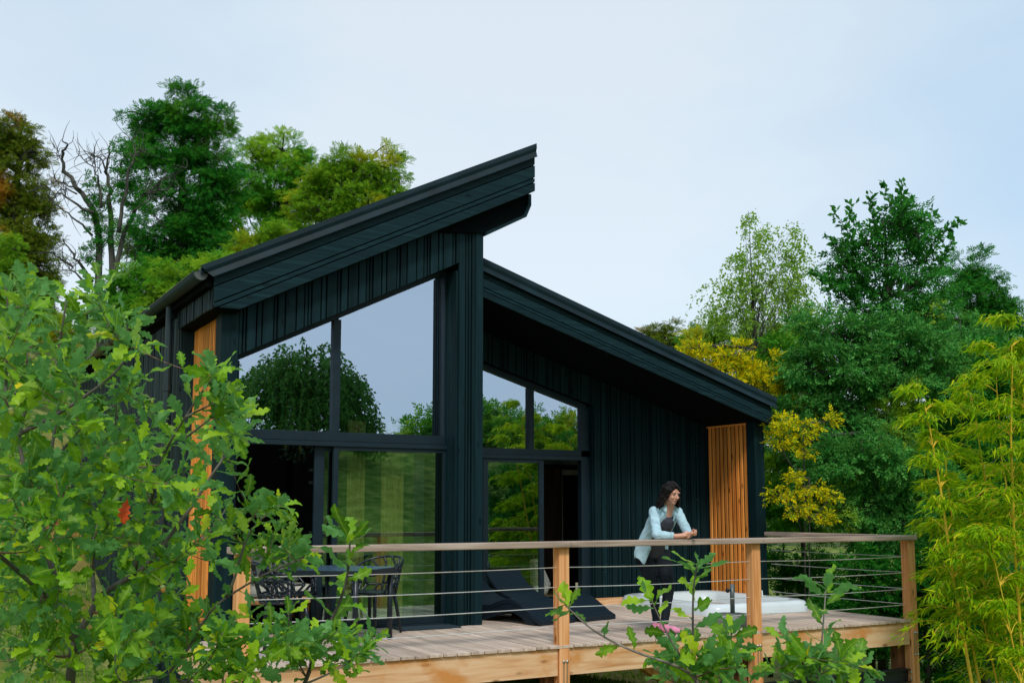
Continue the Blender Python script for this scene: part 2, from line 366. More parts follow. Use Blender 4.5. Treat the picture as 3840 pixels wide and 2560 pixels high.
for i in range(3):
    MB().box(PX[i][1]+.006, 9.315, -.30, PX[i+1][0]-.006, 9.37, -.034).build('front_beam', M_beamX, deck, bevel=.004)
MB().box(2.57, 9.42, -.30, 2.625, 11.37, -.034).build('side_beam', M_beamY, deck, bevel=.004)
MB().box(10.98, 9.42, -.30, 11.035, 12.9, -.034).build('side_beam', M_beamY, deck, bevel=.004)
for x in np.arange(3.2, 10.8, .6):
    MB().box(x, 9.372, -.24, x+.05, 11.3 if x < 6 else 12.8, -.036).build('joist', M_brown, deck)
MB().beam((7.05, 9.7, -.30), (8.15, 9.7, -.95), .06, .14, (0, 1, 0)).build('brace', M_postZ, deck, bevel=.003)
for x0_, x1_ in PX:
    zb = float(gz(x0_, 9.5))-.1
    MB().box(x0_-.02-.05, 9.45, zb, x0_+.10-.05, 9.57, -.31 if x0_ < 10 else -.3).build('support_post', M_brown, deck, bevel=.004)
ib = MB()
def ibeam(b, x0, x1, y, z0, z1):
    b.box(x0, y-.05, z1-.012, x1, y+.05, z1); b.box(x0, y-.05, z0, x1, y+.05, z0+.012); b.box(x0, y-.006, z0+.012, x1, y+.006, z1-.012)
ibeam(ib, 8.51, 10.915, 9.37, -.75, -.59); ib.build('steel_beam', M_ibeam, deck)
for z in (-.63, -.71):
    bb = MB().lathe([(0, .02), (.016, .016), (.018, 0)], (0, 0, 0), 10); bb.v = [(10.90+v[0], 9.315-v[2], z+v[1]) for v in bb.v]; bb.build('bolt', M_bolt, deck)
# ------------------------------------------------------------------ railing
rail = thing('railing', 'timber railing with steel cables along the edge of the deck', 'railing', (6.8, 9.3, 0))
for i, (xa, xb) in enumerate(PX):
    zb = float(gz(xa, 9.35))-.2
    p = MB().box(xa, 9.29, zb, xb, 9.41, .965).build('post', M_postZ, rail, bevel=.006)
    for dx in (.045, .085):
        MB().tube([(xa+dx, 9.284, -.43), (xa+dx, 9.284, -.15)], .006, 6).build('plate', M_bolt, p)
        for z in (-.42, -.16):
            q = MB().lathe([(.0, -.014), (.013, -.012), (.015, -.004), (.015, .002)], (0, 0, 0), 10)
            q.v = [(xa+dx+v[0], 9.288+v[2], z+v[1]) for v in q.v]; q.build('bolt', M_bolt, p, smooth=True)
RY0, RY1 = 9.225, 9.40
cuts = [2.50, 5.93, 8.50, 11.02]
for i in range(3):
    MB().box(cuts[i]+.002, RY0, .965, cuts[i+1]-.002, RY1, 1.025).build('top_rail', M_railX, rail, bevel=.008)
MB().box(10.85, RY1+.004, .965, 11.02, 11.775, 1.025).build('top_rail', M_railY, rail, bevel=.008)
ca = []
for z in (.763, .567, .367, .177):
    c = MB()
    for i in range(3):
        xa, xb = PX[i][1], PX[i+1][0]; n = 9
        c.tube([(xa+(xb-xa)*t/n, 9.35, z-.012*math.sin(PI*t/n)) for t in range(n+1)], .0042, 5)
    c.build('cable', M_steel, rail)
    c = MB(); c.tube([(10.98, 9.41, z), (10.98, 10.6, z-.006), (10.97, 11.7, z)], .0042, 5)
    c.tube([(10.975, 11.62, z), (10.968, 11.76, z)], .009, 6); c.build('cable', M_steel, rail)
# ------------------------------------------------------------------ house
house = thing('house', 'black timber house with two opposed slanting roofs and tall glazing', 'house', (6.5, 13, 0))
XL, YB = 2.80, 21.5
zf = lambda x: 3.86+.4935*(x-2.607)          # roof top line at left
zfb = lambda x: 3.285+.5015*(x-2.72)         # fascia bottom, left
zr = lambda x: 4.441-.3113*(x-6.175)
zrb = lambda x: 3.959-.2990*(x-6.177)
WID = [.125, .095, .045, .035, .11, .06, .13, .04, .085]
def boards(b, x0, x1, zb, zt, y, th=.030, seed=0, ax='x', gap=.016):
    x = x0; i = seed
    while x < x1-.002:
        w_ = min(WID[i % len(WID)], x1-x)
        if x1-(x+w_) < .02: w_ = x1-x
        xa, xb = x, x+w_-(gap if x+w_ < x1-.001 else 0)
        t = th*(1 if WID[i % len(WID)] > .05 else .65)
        if ax == 'x': b.prism([(xa, y, zb(xa)), (xb, y, zb(xb)), (xb, y, zt(xb)), (xa, y, zt(xa))], (0, -t, 0))
        else: b.prism([(y, xa, zb(xa)), (y, xb, zb(xb)), (y, xb, zt(xb)), (y, xa, zt(xa))], (-t, 0, 0))
        x += w_; i += 1
    return b
K = lambda v: (lambda x: v)
# backing shell
sh = MB()
wtl = lambda x: 2.99+.496*(x-3.10)+.0      # top of left opening in wall plane
sh.xz([(3.10, wtl(3.10)), (5.735, wtl(5.735)), (5.735, zfb(5.735)+.02), (3.10, zfb(3.10)+.02)], 11.402, 11.50)       # above left window
sh.box(5.735, 11.402, -.6, 6.05, 13.2, 4.0); sh.xz([(5.735, 4.0), (6.05, 4.0), (6.05, zfb(6.05)), (5.735, zfb(5.735))], 11.402, 13.2)
sh.box(XL+.02, 12.84, -.9, XL+.14, YB, 3.55)                               # left side wall
sh.box(3.07, 11.50, 0, 3.13, 12.90, 3.4)                                    # behind left slats
wtr = lambda x: 2.829-.293*(x-8.654)
sh.xz([(6.05, wtr(6.05)+.0), (8.655, wtr(8.655)), (8.655, zrb(8.655)+.1), (6.05, zrb(6.05)+.15)], 12.872, 12.98)   # above right window
sh.xz([(8.655, .1), (10.78, .1), (10.78, zrb(10.78)+.1), (8.655, zrb(8.655)+.1)], 12.872, 12.98)
sh.box(10.76, 12.0, -.3, 10.88, YB, 2.6)
sh.box(XL+.02, YB-.1, -.9, 10.88, YB, 2.5); sh.xz([(XL+.02, 2.5), (10.88, 2.5), (6.05, 3.9), (6.05, 5.0), (XL+.02, 3.5)], YB-.1, YB)
sh.box(6.05, 13.0, 3.6, 6.10, YB, 4.95)                                     # clerestory side wall
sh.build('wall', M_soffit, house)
c = MB()
boards(c, 3.10, 5.735, wtl, lambda x: zfb(x)+.015, 11.402, seed=2)
boards(c, 5.735, 6.05-.095, K(-.02), lambda x: zfb(x)+.015, 11.402, seed=1)
c.xz([(5.953, -.02), (6.053, -.02), (6.053, zfb(6.05)), (5.953, zfb(5.95))], 11.36, 11.402)
c.build('cladding', M_clad, house, bevel=.002)
c = MB(); boards(c, 11.402, 11.70, K(-.02), K(4.2), 5.735, ax='y', seed=4); c.build('cladding', M_clad, house, bevel=.002)
c = MB(); boards(c, 6.06, 8.655, wtr, lambda x: zrb(x)+.09, 12.872, seed=3); boards(c, 8.655, 10.745, K(.1), lambda x: zrb(x)+.09, 12.872, seed=0)
c.build('cladding', M_clad, house, bevel=.002)
nh = random.Random(2)
for k in range(11):
    x = nh.uniform(8.75, 10.6); z = nh.uniform(.4, 2.4)
    if z < zrb(x)-.15: MB().box(x, 12.836, z, x+.006, 12.846, z+.006).build('nail_head', M_bolt, house)
# right jamb of the recessed window
c = MB(); boards(c, 12.875, 13.06, K(.1), K(2.83), 8.660, ax='y', seed=2); c.build('reveal', M_clad, house)
MB().box(6.05, 12.80, .002, 9.12, 12.845, .10).build('threshold', M_beamX, house, bevel=.004)
# left side: corner post, band over the opening, slats, side wall
MB().box(2.905, 11.38, -.9, 3.095, 11.62, 3.46).build('corner_post', M_clad, house, bevel=.006)
c = MB(); boards(c, 11.19, 12.845, lambda y: 3.447, lambda y: 3.66, XL-.005, ax='y', seed=1, th=.03)
boards(c, 12.845, YB, K(-.9), K(3.62), XL+.018, ax='y', seed=3, th=.024); c.build('side_cladding', M_cladY, house, bevel=.002)
MB().box(XL+.0, 12.815, -.9, 3.06, 12.845, 3.445).build('jamb', M_cladY, house)
MB().box(XL+.004, 11.22, 3.43, 3.06, 12.845, 3.452).build('lintel_soffit', M_soffit, house)
c = MB()
for i, y in enumerate(np.arange(11.66, 12.80, .088)): c.box(2.95, y, .002, 2.992, y+.062, 3.44)
c.build('slat_screen', M_slat, house, bevel=.003)
MB().box(2.93, 11.4, -.9, 3.05, 12.82, -.05).build('plinth', M_frame, house)
# right corner
MB().box(10.735, 11.79, -.9, 10.912, 11.97, 2.62).build('corner_post', M_clad, house, bevel=.006)
c = MB()
for i in range(10): y = 11.985+i*.0875; c.box(10.74, y, .10, 10.775, y+.052, 2.575)
c.box(10.735, 11.975, 2.575, 10.775, 12.87, 2.60); c.build('slat_screen', M_slat, house, bevel=.003)
MB().box(10.776, 11.975, .0, 10.79, 12.87, 2.6).build('slat_backing', M_brown, house)
# fascias
def fascia(x0, x1, top, bot, y, cutz=None):
    c = MB(); fr = [0, .24, .62, .755, 1.0]; 
    for i in range(4):
        a, bq = fr[i], fr[i+1]-.03*(i < 3)
        f = lambda x, t: (top(x)-.17)*(1-t)+bot(x)*t
        pl = [(x0, f(x0, a)), (x1, f(x1, a)), (x1, f(x1, bq)), (x0, f(x0, bq))]
        if cutz is not None:
            # horizontal cut of the low end
            lo = [(x, z) for x, z in pl]
            def clip(poly):
                o = []
                for j in range(len(poly)):
                    p, q = poly[j], poly[(j+1) % len(poly)]
                    if p[1] >= cutz: o.append(p)
                    if (p[1]-cutz)*(q[1]-cutz) < 0: t = (cutz-p[1])/(q[1]-p[1]); o.append((p[0]+(q[0]-p[0])*t, cutz))
                return o
            pl = clip(lo)
            if len(pl) < 3: continue
        c.xz(pl, y-.004*(i % 2), y+.03)
    back = [(x0, top(x0)-.02), (x1, top(x1)-.02), (x1, bot(x1)+.004), (x0, (bot(x0) if cutz is None else cutz)+.004)]
    if cutz is not None: xc = x0+(cutz-bot(x0))/((bot(x1)-bot(x0))/(x1-x0)); back = back[:3]+[(xc, cutz+.004), (x0, cutz+.004)]
    c2 = MB().xz(back, y+.031, y+.06)
    return c, c2
c, c2 = fascia(2.765, 6.68, zf, zfb, 11.18, 3.447); c.build('fascia', M_fascia, house, bevel=.003); c2.build('fascia_backing', M_soffit, house)
c, c2 = fascia(6.054, 10.90, zr, zrb, 11.60); c.build('fascia', M_fascia, house, bevel=.003); c2.build('fascia_backing', M_soffit, house)
# verge flashings: folded metal with three facets, flaring at the foot
def verge(x0, x1, top, y, sgn):
    c = MB(); prof = [(.06, .0), (0, 0), (-.004, -.055), (.012, -.10), (-.01, -.165), (-.028, -.175)]
    pts = []
    for x in (x0, x1): pts.append([(x+(-.1*0), y+p[0], top(x)+p[1]) for p in prof])
    pts[0] = [(x0+.0+(-.17*p[1]*-1 if False else 0)-p[1]*sgn*.8*(x0 < 4), y+p[0], top(x0-p[1]*sgn*.8*(x0 < 4))+p[1]) for p in prof]
    n = len(prof)
    c.add(pts[0]+pts[1], [(i, i+1, n+i+1, n+i) for i in range(n-1)]); return c
verge(2.607, 6.69, zf, 11.15, 1).build('verge_flashing', M_metalroof, house, solid=.003)
verge(6.052, 10.975, zr, 11.57, 1).build('verge_flashing', M_metalroof, house, solid=.003)
# roofs
MB().xz([(2.63, zf(2.63)-.02), (6.68, zf(6.68)-.02), (6.68, zf(6.68)-.09), (2.63, zf(2.63)-.09)], 11.19, YB+.3).build('roof', M_metalroof, house)
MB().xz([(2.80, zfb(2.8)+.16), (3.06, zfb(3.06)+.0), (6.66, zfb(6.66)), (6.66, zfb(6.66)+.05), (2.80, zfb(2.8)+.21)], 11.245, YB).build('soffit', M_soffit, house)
MB().xz([(6.105, zr(6.105)-.02), (10.95, zr(10.95)-.02), (10.95, zr(10.95)-.09), (6.105, zr(6.105)-.09)], 11.61, YB+.3).build('roof', M_metalroof, house)
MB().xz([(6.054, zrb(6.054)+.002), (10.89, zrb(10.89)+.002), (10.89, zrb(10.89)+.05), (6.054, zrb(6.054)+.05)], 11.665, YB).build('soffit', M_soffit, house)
# boxed high eave
MB().xz([(5.45, zfb(5.45)-.002), (6.665, zfb(6.665)-.002), (6.69, 5.12), (6.62, 4.97), (6.05, 4.63), (5.45, 4.36)][:1]+[(6.66, zfb(6.66)-.004), (6.66, 5.14), (6.60, 5.0), (6.07, 4.70), (5.45, zfb(5.45)-.03)], 11.33, 11.36).build('eave_shade_panel', M_soffit, house)  # thin near-black sheet standing in for the shade below the fascia overhang
c = MB(); pr = [(6.66, 5.262), (6.70, 5.262), (6.70, 5.12), (6.63, 4.965), (6.06, 4.655), (6.06, 4.70), (6.60, 4.99), (6.66, 5.14)]
c.xz(pr, 11.30, YB); c.build('eave_box', M_fascia, house)
# gutter, downpipe
g = MB()
def gut(u, v): a = PI+PI*u; return (2.635+.075*math.cos(a), 11.22+(YB-11.22)*v, 3.80+.075*math.sin(a))
g.grid(gut, 10, 1); gt = g.build('gutter', M_gutter, house, smooth=True, solid=.004)
g = MB()
for u0 in (11.222,): g.add([(2.635+.072*math.cos(PI+PI*i/10), u0, 3.80+.072*math.sin(PI+PI*i/10)) for i in range(11)], [tuple(range(11))])
g.build('end_cap', plain('cap_grey', (.08, .09, .09), .5), gt)
for y in np.arange(11.9, YB, .75):
    MB().tube([(2.635+.08*math.cos(PI+PI*i/8), y, 3.80+.08*math.sin(PI+PI*i/8)) for i in range(9)], .008, 5).build('bracket', M_gutter, gt)
MB().tube([(2.56, 11.22, 3.806), (2.56, YB, 3.806)], .01, 6).build('rim', M_gutter, gt)
MB().box(2.70, 11.24, 3.67, 2.80, YB, 3.87).build('eave_board', M_soffit, house)
d = MB().tube([(2.68, 12.9, 3.74), (2.68, 12.9, 2.8), (2.68, 12.9, -.8)], .042, 14).build('downpipe', M_gutter, house, smooth=False)
MB().tube([(2.68, 12.9, 2.72), (2.68, 12.9, 2.80)], .052, 14).build('collar', M_gutter, d)
# ------------------------------------------------------------------ windows of the left bay (glass plane y=11.72)
YG = 11.72
def frame(name, rects, mat=M_frame, y0=YG-.06, y1=YG+.06, parent=house):
    c = MB()
    for r in rects: c.box(r[0], y0, r[1], r[2], y1, r[3])
    return c.build(name, mat, parent, bevel=.003)
gtL = lambda x: 2.982+.489*(x-3.19)
wf = MB(); wf.box(3.135, YG-.05, 2.117, 5.735, YG+.05, 2.222); wf.box(4.27, YG-.05, 2.222, 4.36, YG+.05, gtL(4.3)-.0)
wf.xz([(3.135, gtL(3.135)), (5.71, gtL(5.71)), (5.71, gtL(5.71)+.07), (3.135, gtL(3.135)+.07)], YG-.05, YG+.05)
wf.box(5.685, YG-.05, 2.222, 5.733, YG+.05, gtL(5.71)); wf.box(3.135, YG-.05, 0, 3.19, YG+.05, gtL(3.16))
wl = wf.build('window', M_frame, house, bevel=.003)
MB().xz([(3.14, 2.215), (4.285, 2.215), (4.285, gtL(4.285)+.01), (3.14, gtL(3.14)+.01)], YG, YG+.008).build('pane', M_glass, wl)
MB().xz([(4.345, 2.215), (5.70, 2.215), (5.70, gtL(5.7)+.01), (4.345, gtL(4.345)+.01)], YG, YG+.008).build('pane', M_glass, wl)
MB().box(3.135, YG-.09, 2.06, 5.735, YG+.09, 2.112).build('door_track', M_frame, house)
MB().box(3.13, YG-.09, -.05, 5.735, YG+.09, .022).build('sill', M_frame, house)
def leaf(x0, x1, z0, z1, y, st=.07, br=.085, tr=.06, mg=M_glass2):
    c = MB(); c.box(x0, y-.022, z0, x0+st, y+.022, z1); c.box(x1-st, y-.022, z0, x1, y+.022, z1)
    c.box(x0+st, y-.022, z0, x1-st, y+.022, z0+br); c.box(x0+st, y-.022, z1-tr, x1-st, y+.022, z1)
    f = c.build('sliding_door', M_frame, house, bevel=.003)
    MB().box(x0+st-.005, y-.004, z0+br-.005, x1-st+.005, y+.004, z1-tr+.005).build('pane', mg, f); return f
leaf(4.29, 5.735, .022, 2.06, YG-.045, .062, .075, .045)
leaf(4.09, 5.46, .022, 2.06, YG+.03, .12, .075, .06)
# interior left room
for xa, xb in ((4.55, 4.78), (4.98, 5.28)):
    c = MB(); c.grid(lambda u, v: (xa+(xb-xa)*u, 11.90+.02*math.sin(u*26), .03+2.35*v), 26, 1); c.build('curtain', M_curtain, house, smooth=True)
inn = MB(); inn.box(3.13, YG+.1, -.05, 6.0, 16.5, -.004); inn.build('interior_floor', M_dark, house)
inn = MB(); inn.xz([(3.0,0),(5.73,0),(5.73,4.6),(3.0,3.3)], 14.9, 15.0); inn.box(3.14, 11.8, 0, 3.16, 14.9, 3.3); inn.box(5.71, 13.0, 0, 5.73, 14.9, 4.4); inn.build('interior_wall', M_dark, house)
# ------------------------------------------------------------------ right bay (glass plane y=13.0)
YR = 13.0
gtR = lambda x: 3.256-.2925*(x-6.926)
wf = MB(); wf.box(6.05, YR-.05, 2.09, 8.655, YR+.05, 2.182); wf.box(7.629, YR-.05, 2.182, 7.716, YR+.05, gtR(7.66))
wf.xz([(6.05, gtR(6.05)), (8.60, gtR(8.60)), (8.60, gtR(8.60)+.12), (6.05, gtR(6.05)+.12)], YR-.05, YR+.05)
wf.box(8.50, YR-.05, .0, 8.66, YR+.05, gtR(8.5)); 
wr = wf.build('window', M_frame, house, bevel=.003)
MB().xz([(6.06, 2.175), (7.64, 2.175), (7.64, gtR(7.64)+.01), (6.06, gtR(6.06)+.01)], YR, YR+.008).build('pane', M_glass, wr)
MB().xz([(7.70, 2.175), (8.51, 2.175), (8.51, gtR(8.51)+.01), (7.70, gtR(7.70)+.01)], YR, YR+.008).build('pane', M_glass, wr)
MB().box(6.05, YR-.09, 2.04, 8.50, YR+.09, 2.088).build('door_track', M_frame, house)
MB().box(6.05, YR-.10, -.05, 8.62, YR+.09, .022).build('sill', M_frame, house)
leaf(6.90, 7.862, .022, 2.04, YR-.045, .075, .075, .05)
leaf(6.1, 7.05, .022, 2.04, YR+.03)
# interior right room
MB().box(6.1, YR+.1, -.05, 10.7, 17, -.004).build('interior_floor', M_curtain, house)
YI = 15.6
p = lambda x, y: at(x, y, Y=YI)
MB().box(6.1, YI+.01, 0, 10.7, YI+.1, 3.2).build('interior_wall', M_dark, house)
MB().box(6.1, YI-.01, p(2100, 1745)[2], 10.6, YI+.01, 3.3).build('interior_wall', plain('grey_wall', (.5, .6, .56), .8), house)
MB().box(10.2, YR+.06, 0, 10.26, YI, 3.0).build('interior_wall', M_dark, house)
c = MB(); a = p(2092, 1760); q = p(2176, 2200); zt_ = a[2]
c.box(a[0], YI-.06, 0, a[0]+.06, YI-.02, zt_); c.box(q[0]-.04, YI-.06, 0, q[0]+.02, YI-.02, zt_); c.box(a[0]+.06, YI-.06, zt_-.09, q[0]-.04, YI-.02, zt_)
c.build('door_frame', plain('sage_frame', (.6, .72, .68), .6), house)
bd = MB().box(p(2000, 1760)[0], YI-.13, .02, a[0]-.005, YI-.08, p(2060, 1752)[2]).build('barn_door', M_barn, house)
MB().box(p(1980, 1745)[0], YI-.17, p(2060, 1755)[2]+.0, q[0]+.05, YI-.14, p(2060, 1742)[2]).build('track', M_frame, bd)
# ------------------------------------------------------------------ deck furniture
def chair_proto(name, label, grp):
    t = thing(name, label, 'chair', (0, 0, 0), grp)
    # seat
    s_ = MB()
    def seat(u, v): a = 2*PI*v; r = u; return (.22*r*math.cos(a), .21*r*math.sin(a), .44-.012*(1-r*r)+.0)
    s_.grid(seat, 4, 24); s_.build('seat', M_plastic, t, smooth=True, solid=.022)
    # wraparound back as a net of branches
    def surf(u, v):   # u -1..1 round the back, v 0..1 up
        a = u*1.95; r = .235+.045*v*abs(math.cos(u*.9)); h = .44+v*(.38-.17*abs(u)**2.2)
        return Vector((r*1.05*math.sin(a), r*math.cos(a)+.02+.05*v, h))
    net = MB(); rnd = random.Random(5); nu, nv = 10, 4; P = {}
    for i in range(nu+1):
        for j in range(nv+1):
            ju = rnd.uniform(-.35, .35) if 0 < i < nu else 0; jv = rnd.uniform(-.28, .28) if 0 < j < nv else 0
            P[i, j] = (-1+2*(i+ju+(.5 if j % 2 else 0)*(0 < i < nu))/nu, (j+jv)/nv)
    def edge(a, c_, r):
        pts = [surf(max(-1, min(1, a[0]+(c_[0]-a[0])*k/4)), a[1]+(c_[1]-a[1])*k/4) for k in range(5)]; net.tube(pts, r, 5)
    for i in range(nu+1):
        for j in range(nv):
            if rnd.random() < .92: edge(P[i, j], P[i, j+1], .0145)
            if j > 0 and i < nu and rnd.random() < .7: edge(P[i, j], P[i+1, j], .0125)
    net.tube([surf(-1+2*k/28, 1) for k in range(29)], .013, 6); net.tube([surf(-1+2*k/28, 0) for k in range(29)], .016, 6)
    for u in (-1, 1): net.tube([surf(u, k/5) for k in range(6)], .013, 6)
    net.build('backrest', M_plastic, t, smooth=True)
    for sx, sy in ((-1, -1), (1, -1), (-1, 1), (1, 1)):
        MB().tube([(sx*.17, sy*.16, .435), (sx*.19, sy*.185, .3), (sx*.225, sy*.225, 0)], [.024, .02, .015], 8).build('leg', M_plastic, t, smooth=True)
    return t
ch = chair_proto('chair', 'black plastic chair with branch pattern back nearest the open doorway', 'branch back chairs around the deck table')
c2 = copy_tree(ch); c3 = copy_tree(ch)
ch.location = (3.78, 11.42, 0); ch.rotation_euler.z = math.radians(12)
c2.location = (4.60, 11.20, 0); c2.rotation_euler.z = math.radians(-62); c2['label'] = 'black branch pattern chair beside the wide glass door, at the right end of the table'
c3.location = (3.42, 10.55, 0); c3.rotation_euler.z = math.radians(78); c3['label'] = 'black plastic chair at the left end of the deck table behind the oak leaves'
tb = thing('table', 'black outdoor table with a blue grey top on the deck', 'table', (4.05, 10.6, 0))
def rrect(cx, cy, hx, hy, r, n=6):
    o = []
    for sx, sy, a0 in ((1, -1, -PI/2), (1, 1, 0), (-1, 1, PI/2), (-1, -1, PI)):
        for k in range(n+1): a = a0+PI/2*k/n; o.append((cx+sx*(hx-r)+r*math.cos(a), cy+sy*(hy-r)+r*math.sin(a)))
    return o
def rot2(P, c, a): return [(c[0]+(x-c[0])*math.cos(a)-(y-c[1])*math.sin(a), c[1]+(x-c[0])*math.sin(a)+(y-c[1])*math.cos(a)) for x, y in P]
TA = math.radians(40); TC = (4.03, 10.66)
MB().prism([(x, y, .735) for x, y in rot2(rrect(*TC, .44, .44, .14), TC, TA)], (0, 0, .012)).build('table_top', M_table, tb)
ring = rot2(rrect(*TC, .45, .45, .15), TC, TA); ring2 = rot2(rrect(*TC, .425, .425, .13), TC, TA); n = len(ring)
MB().add([(x, y, .69) for x, y in ring]+[(x, y, .742) for x, y in ring]+[(x, y, .742) for x, y in ring2]+[(x, y, .69) for x, y in ring2],
         [(i+a*n, (i+1) % n+a*n, (i+1) % n+b_*n, i+b_*n) for i in range(n) for a, b_ in ((0, 1), (1, 2), (2, 3), (3, 0))]).build('apron', M_plastic, tb)
for a in range(4):
    an = TA+PI/4+a*PI/2; lx, ly = TC[0]+.53*math.cos(an), TC[1]+.53*math.sin(an)
    MB().tube([(lx, ly, .735), (lx, ly, 0)], .03, 8).build('leg', M_plastic, tb, smooth=True)
def lounger(name, label, loc, rz):
    t = thing(name, label, 'sun lounger', (0, 0, 0), 'woven black sun loungers by the right window')
    prof = [(1.70, .545), (1.61, .44), (1.50, .345), (1.36, .265), (1.2, .215), (1.03, .19), (.85, .195), (.72, .235), (.60, .275), (.48, .285), (.36, .25), (.22, .17), (.10, .10), (.0, .055)]
    W = .31; c = MB(); n = len(prof)
    for s in (-1, 1):
        c.v += [(s*W, y, z) for y, z in prof]+[(s*W, y+.0, max(.0, z-.055)) for y, z in prof]
    for i in range(n-1):
        a = 2*n
        c.f += [(i, i+1, a+i+1, a+i), (n+i, a+n+i, a+n+i+1, n+i+1), (i, n+i, n+i+1, i+1), (a+i, a+i+1, a+n+i+1, a+n+i)]
    c.f += [(0, 2*n, 3*n, n), (n-1, 2*n-1, 4*n-1, 3*n-1)]
    c.build('surface', M_weave, t, bevel=.006)
    for s in (-1, 1):
        MB().prism([(s*W-s*.002, y, z) for y, z in ((.08, .02), (.2, .105), (.36, .19), (.48, .225), (.60, .215), (.72, .175), (.85, .14), (.97, .14), (1.05, .0), (.95, 0), (.6, .0+.12), (.45, .13), (.3, .08), (.2, 0), (.08, 0))], (-s*.05, 0, 0)).build('side_frame', M_weave, t)
    MB().box(-W+.02, 1.40, 0, W-.02, 1.44, .33).build('leg', M_weave, t)
    t.location = loc; t.rotation_euler.z = rz; return t
l1 = lounger('sun_lounger', 'woven black sun lounger half hidden behind the black pillar', (6.86, 10.98, 0), math.radians(15))
l2 = copy_tree(l1); l2.location = (7.52, 11.08, 0); l2.rotation_euler.z = math.radians(15)
l2['label'] = 'woven black sun lounger with its raised head in front of the sliding glass door'
# towel at head end seen as a pale scrap
MB().box(4.98, 11.20, .002, 5.70, 11.52, .016).build('doormat', M_mat, bevel=.003)
tag(bpy.data.objects['doormat'], 'dark blue doormat lying on the boards before the glass door', 'doormat')
# hot tub
tubo = thing('hot_tub', 'white acrylic hot tub sunk in the deck beside the orange slats', 'hot tub', (9.9, 11.7, 0))
def ringpts(ins, z, r): return [(x, y, z) for x, y in rrect(9.86, 11.765, .86-ins, 1.06-ins, max(.05, r-ins), 8)]
c = MB(); lay = [(-.01, .0, .22), (.0, .09, .22), (.02, .135, .24), (.07, .152, .26), (.16, .145, .3), (.21, .10, .34), (.235, -.05, .36), (.25, -.32, .36), (.42, -.34, .36), (.45, -.75, .4)]
n = len(ringpts(0, 0, .3))
for ins, z, r in lay: c.v += ringpts(ins, z, r+ins*.4)
for i in range(len(lay)-1):
    for k in range(n): c.f.append((i*n+k, i*n+(k+1) % n, (i+1)*n+(k+1) % n, (i+1)*n+k))
c.f.append(tuple((len(lay)-1)*n+k for k in range(n)))
c.build('shell', M_tub, tubo, smooth=True)
MB().add([(x, y, -.10) for x, y, z in ringpts(.23, 0, .45)], [tuple(range(n))]).build('water', glass('tub_water', (.9, .95, 1, 1), (.6, .8, .85, 1), .12), tubo)
MB().grid(lambda u, v: (9.35+.22*u, 12.50+.05*math.sin(PI*v), .13+.03*math.sin(PI*u)*math.sin(PI*v)+.02*v), 6, 6).build('headrest', M_white, tubo, smooth=True, solid=.02)
MB().prism([(10.58, 11.55, .12), (10.62, 11.75, .12), (10.62, 11.78, .25), (10.58, 11.56, .22)], (.02, 0, 0)).build('control_panel', M_white, tubo)
# umbrella base
ub = thing('umbrella_base', 'grey concrete parasol base with a short empty pole', 'umbrella base', (8.5, 9.92, 0))
UC = (8.63, 9.93); P8 = lambda r, z, k=1: [(UC[0]+r*math.cos(a)*1.0, UC[1]+r*math.sin(a), z) for a in np.linspace(0, 2*PI, 9)[:-1]+PI/8+.2]
c = MB(); lay = [(.30, .0), (.31, .03), (.31, .085), (.27, .12), (.10, .135), (0.001, .135)]
for r, z in lay: c.v += P8(r, z)
for i in range(len(lay)-1):
    for k in range(8): c.f.append((i*8+k, i*8+(k+1) % 8, (i+1)*8+(k+1) % 8, (i+1)*8+k))
c.build('base', M_concrete, ub, bevel=.012)
MB().tube([(*UC, .13), (*UC, .47)], .027, 14).build('pole', M_pole, ub, smooth=True)
kb = MB().tube([(UC[0]-.02, UC[1], .40), (UC[0]-.075, UC[1]-.02, .40)], .008, 8); kb.lathe([(0, -.028), (.02, -.02), (.027, 0), (.02, .02), (0, .028)], (UC[0]-.09, UC[1]-.024, .40), 12); kb.build('knob', M_plastic, ub, smooth=True)
# inside: sofa, cushions, pendants, notice, candle
sf = thing('sofa', 'cream sofa with a pale wood base inside the open doorway', 'sofa', (3.9, 13.0, 0))
MB().box(3.20, 12.75, .22, 4.55, 13.45, .30).build('base', M_beamX, sf, bevel=.01)
MB().box(3.22, 12.72, .305, 4.5, 13.4, .44).build('seat_cushion', M_cream, sf, bevel=.05)
MB().box(3.22, 13.3, .44, 4.5, 13.5, .86).build('backrest', M_cream, sf, bevel=.06)
for x, y in ((3.3, 12.85), (4.4, 12.85), (3.3, 13.35), (4.4, 13.35)): MB().tube([(x, y, .22), (x, y, 0)], [.06, .04], 8).build('leg', M_slat, sf)
cu = MB(); cu.grid(lambda u, v: (3.42+.42*(u-.5)*1.0, 12.95+.4*(v-.5), .47+.07*math.sin(PI*u)**.5*math.sin(PI*v)**.5 if 0 < u < 1 and 0 < v < 1 else .47), 10, 10)
tag(cu.build('cushion', M_cream, smooth=True, solid=.03), 'pale cushion lying on the cream sofa', 'cushion')
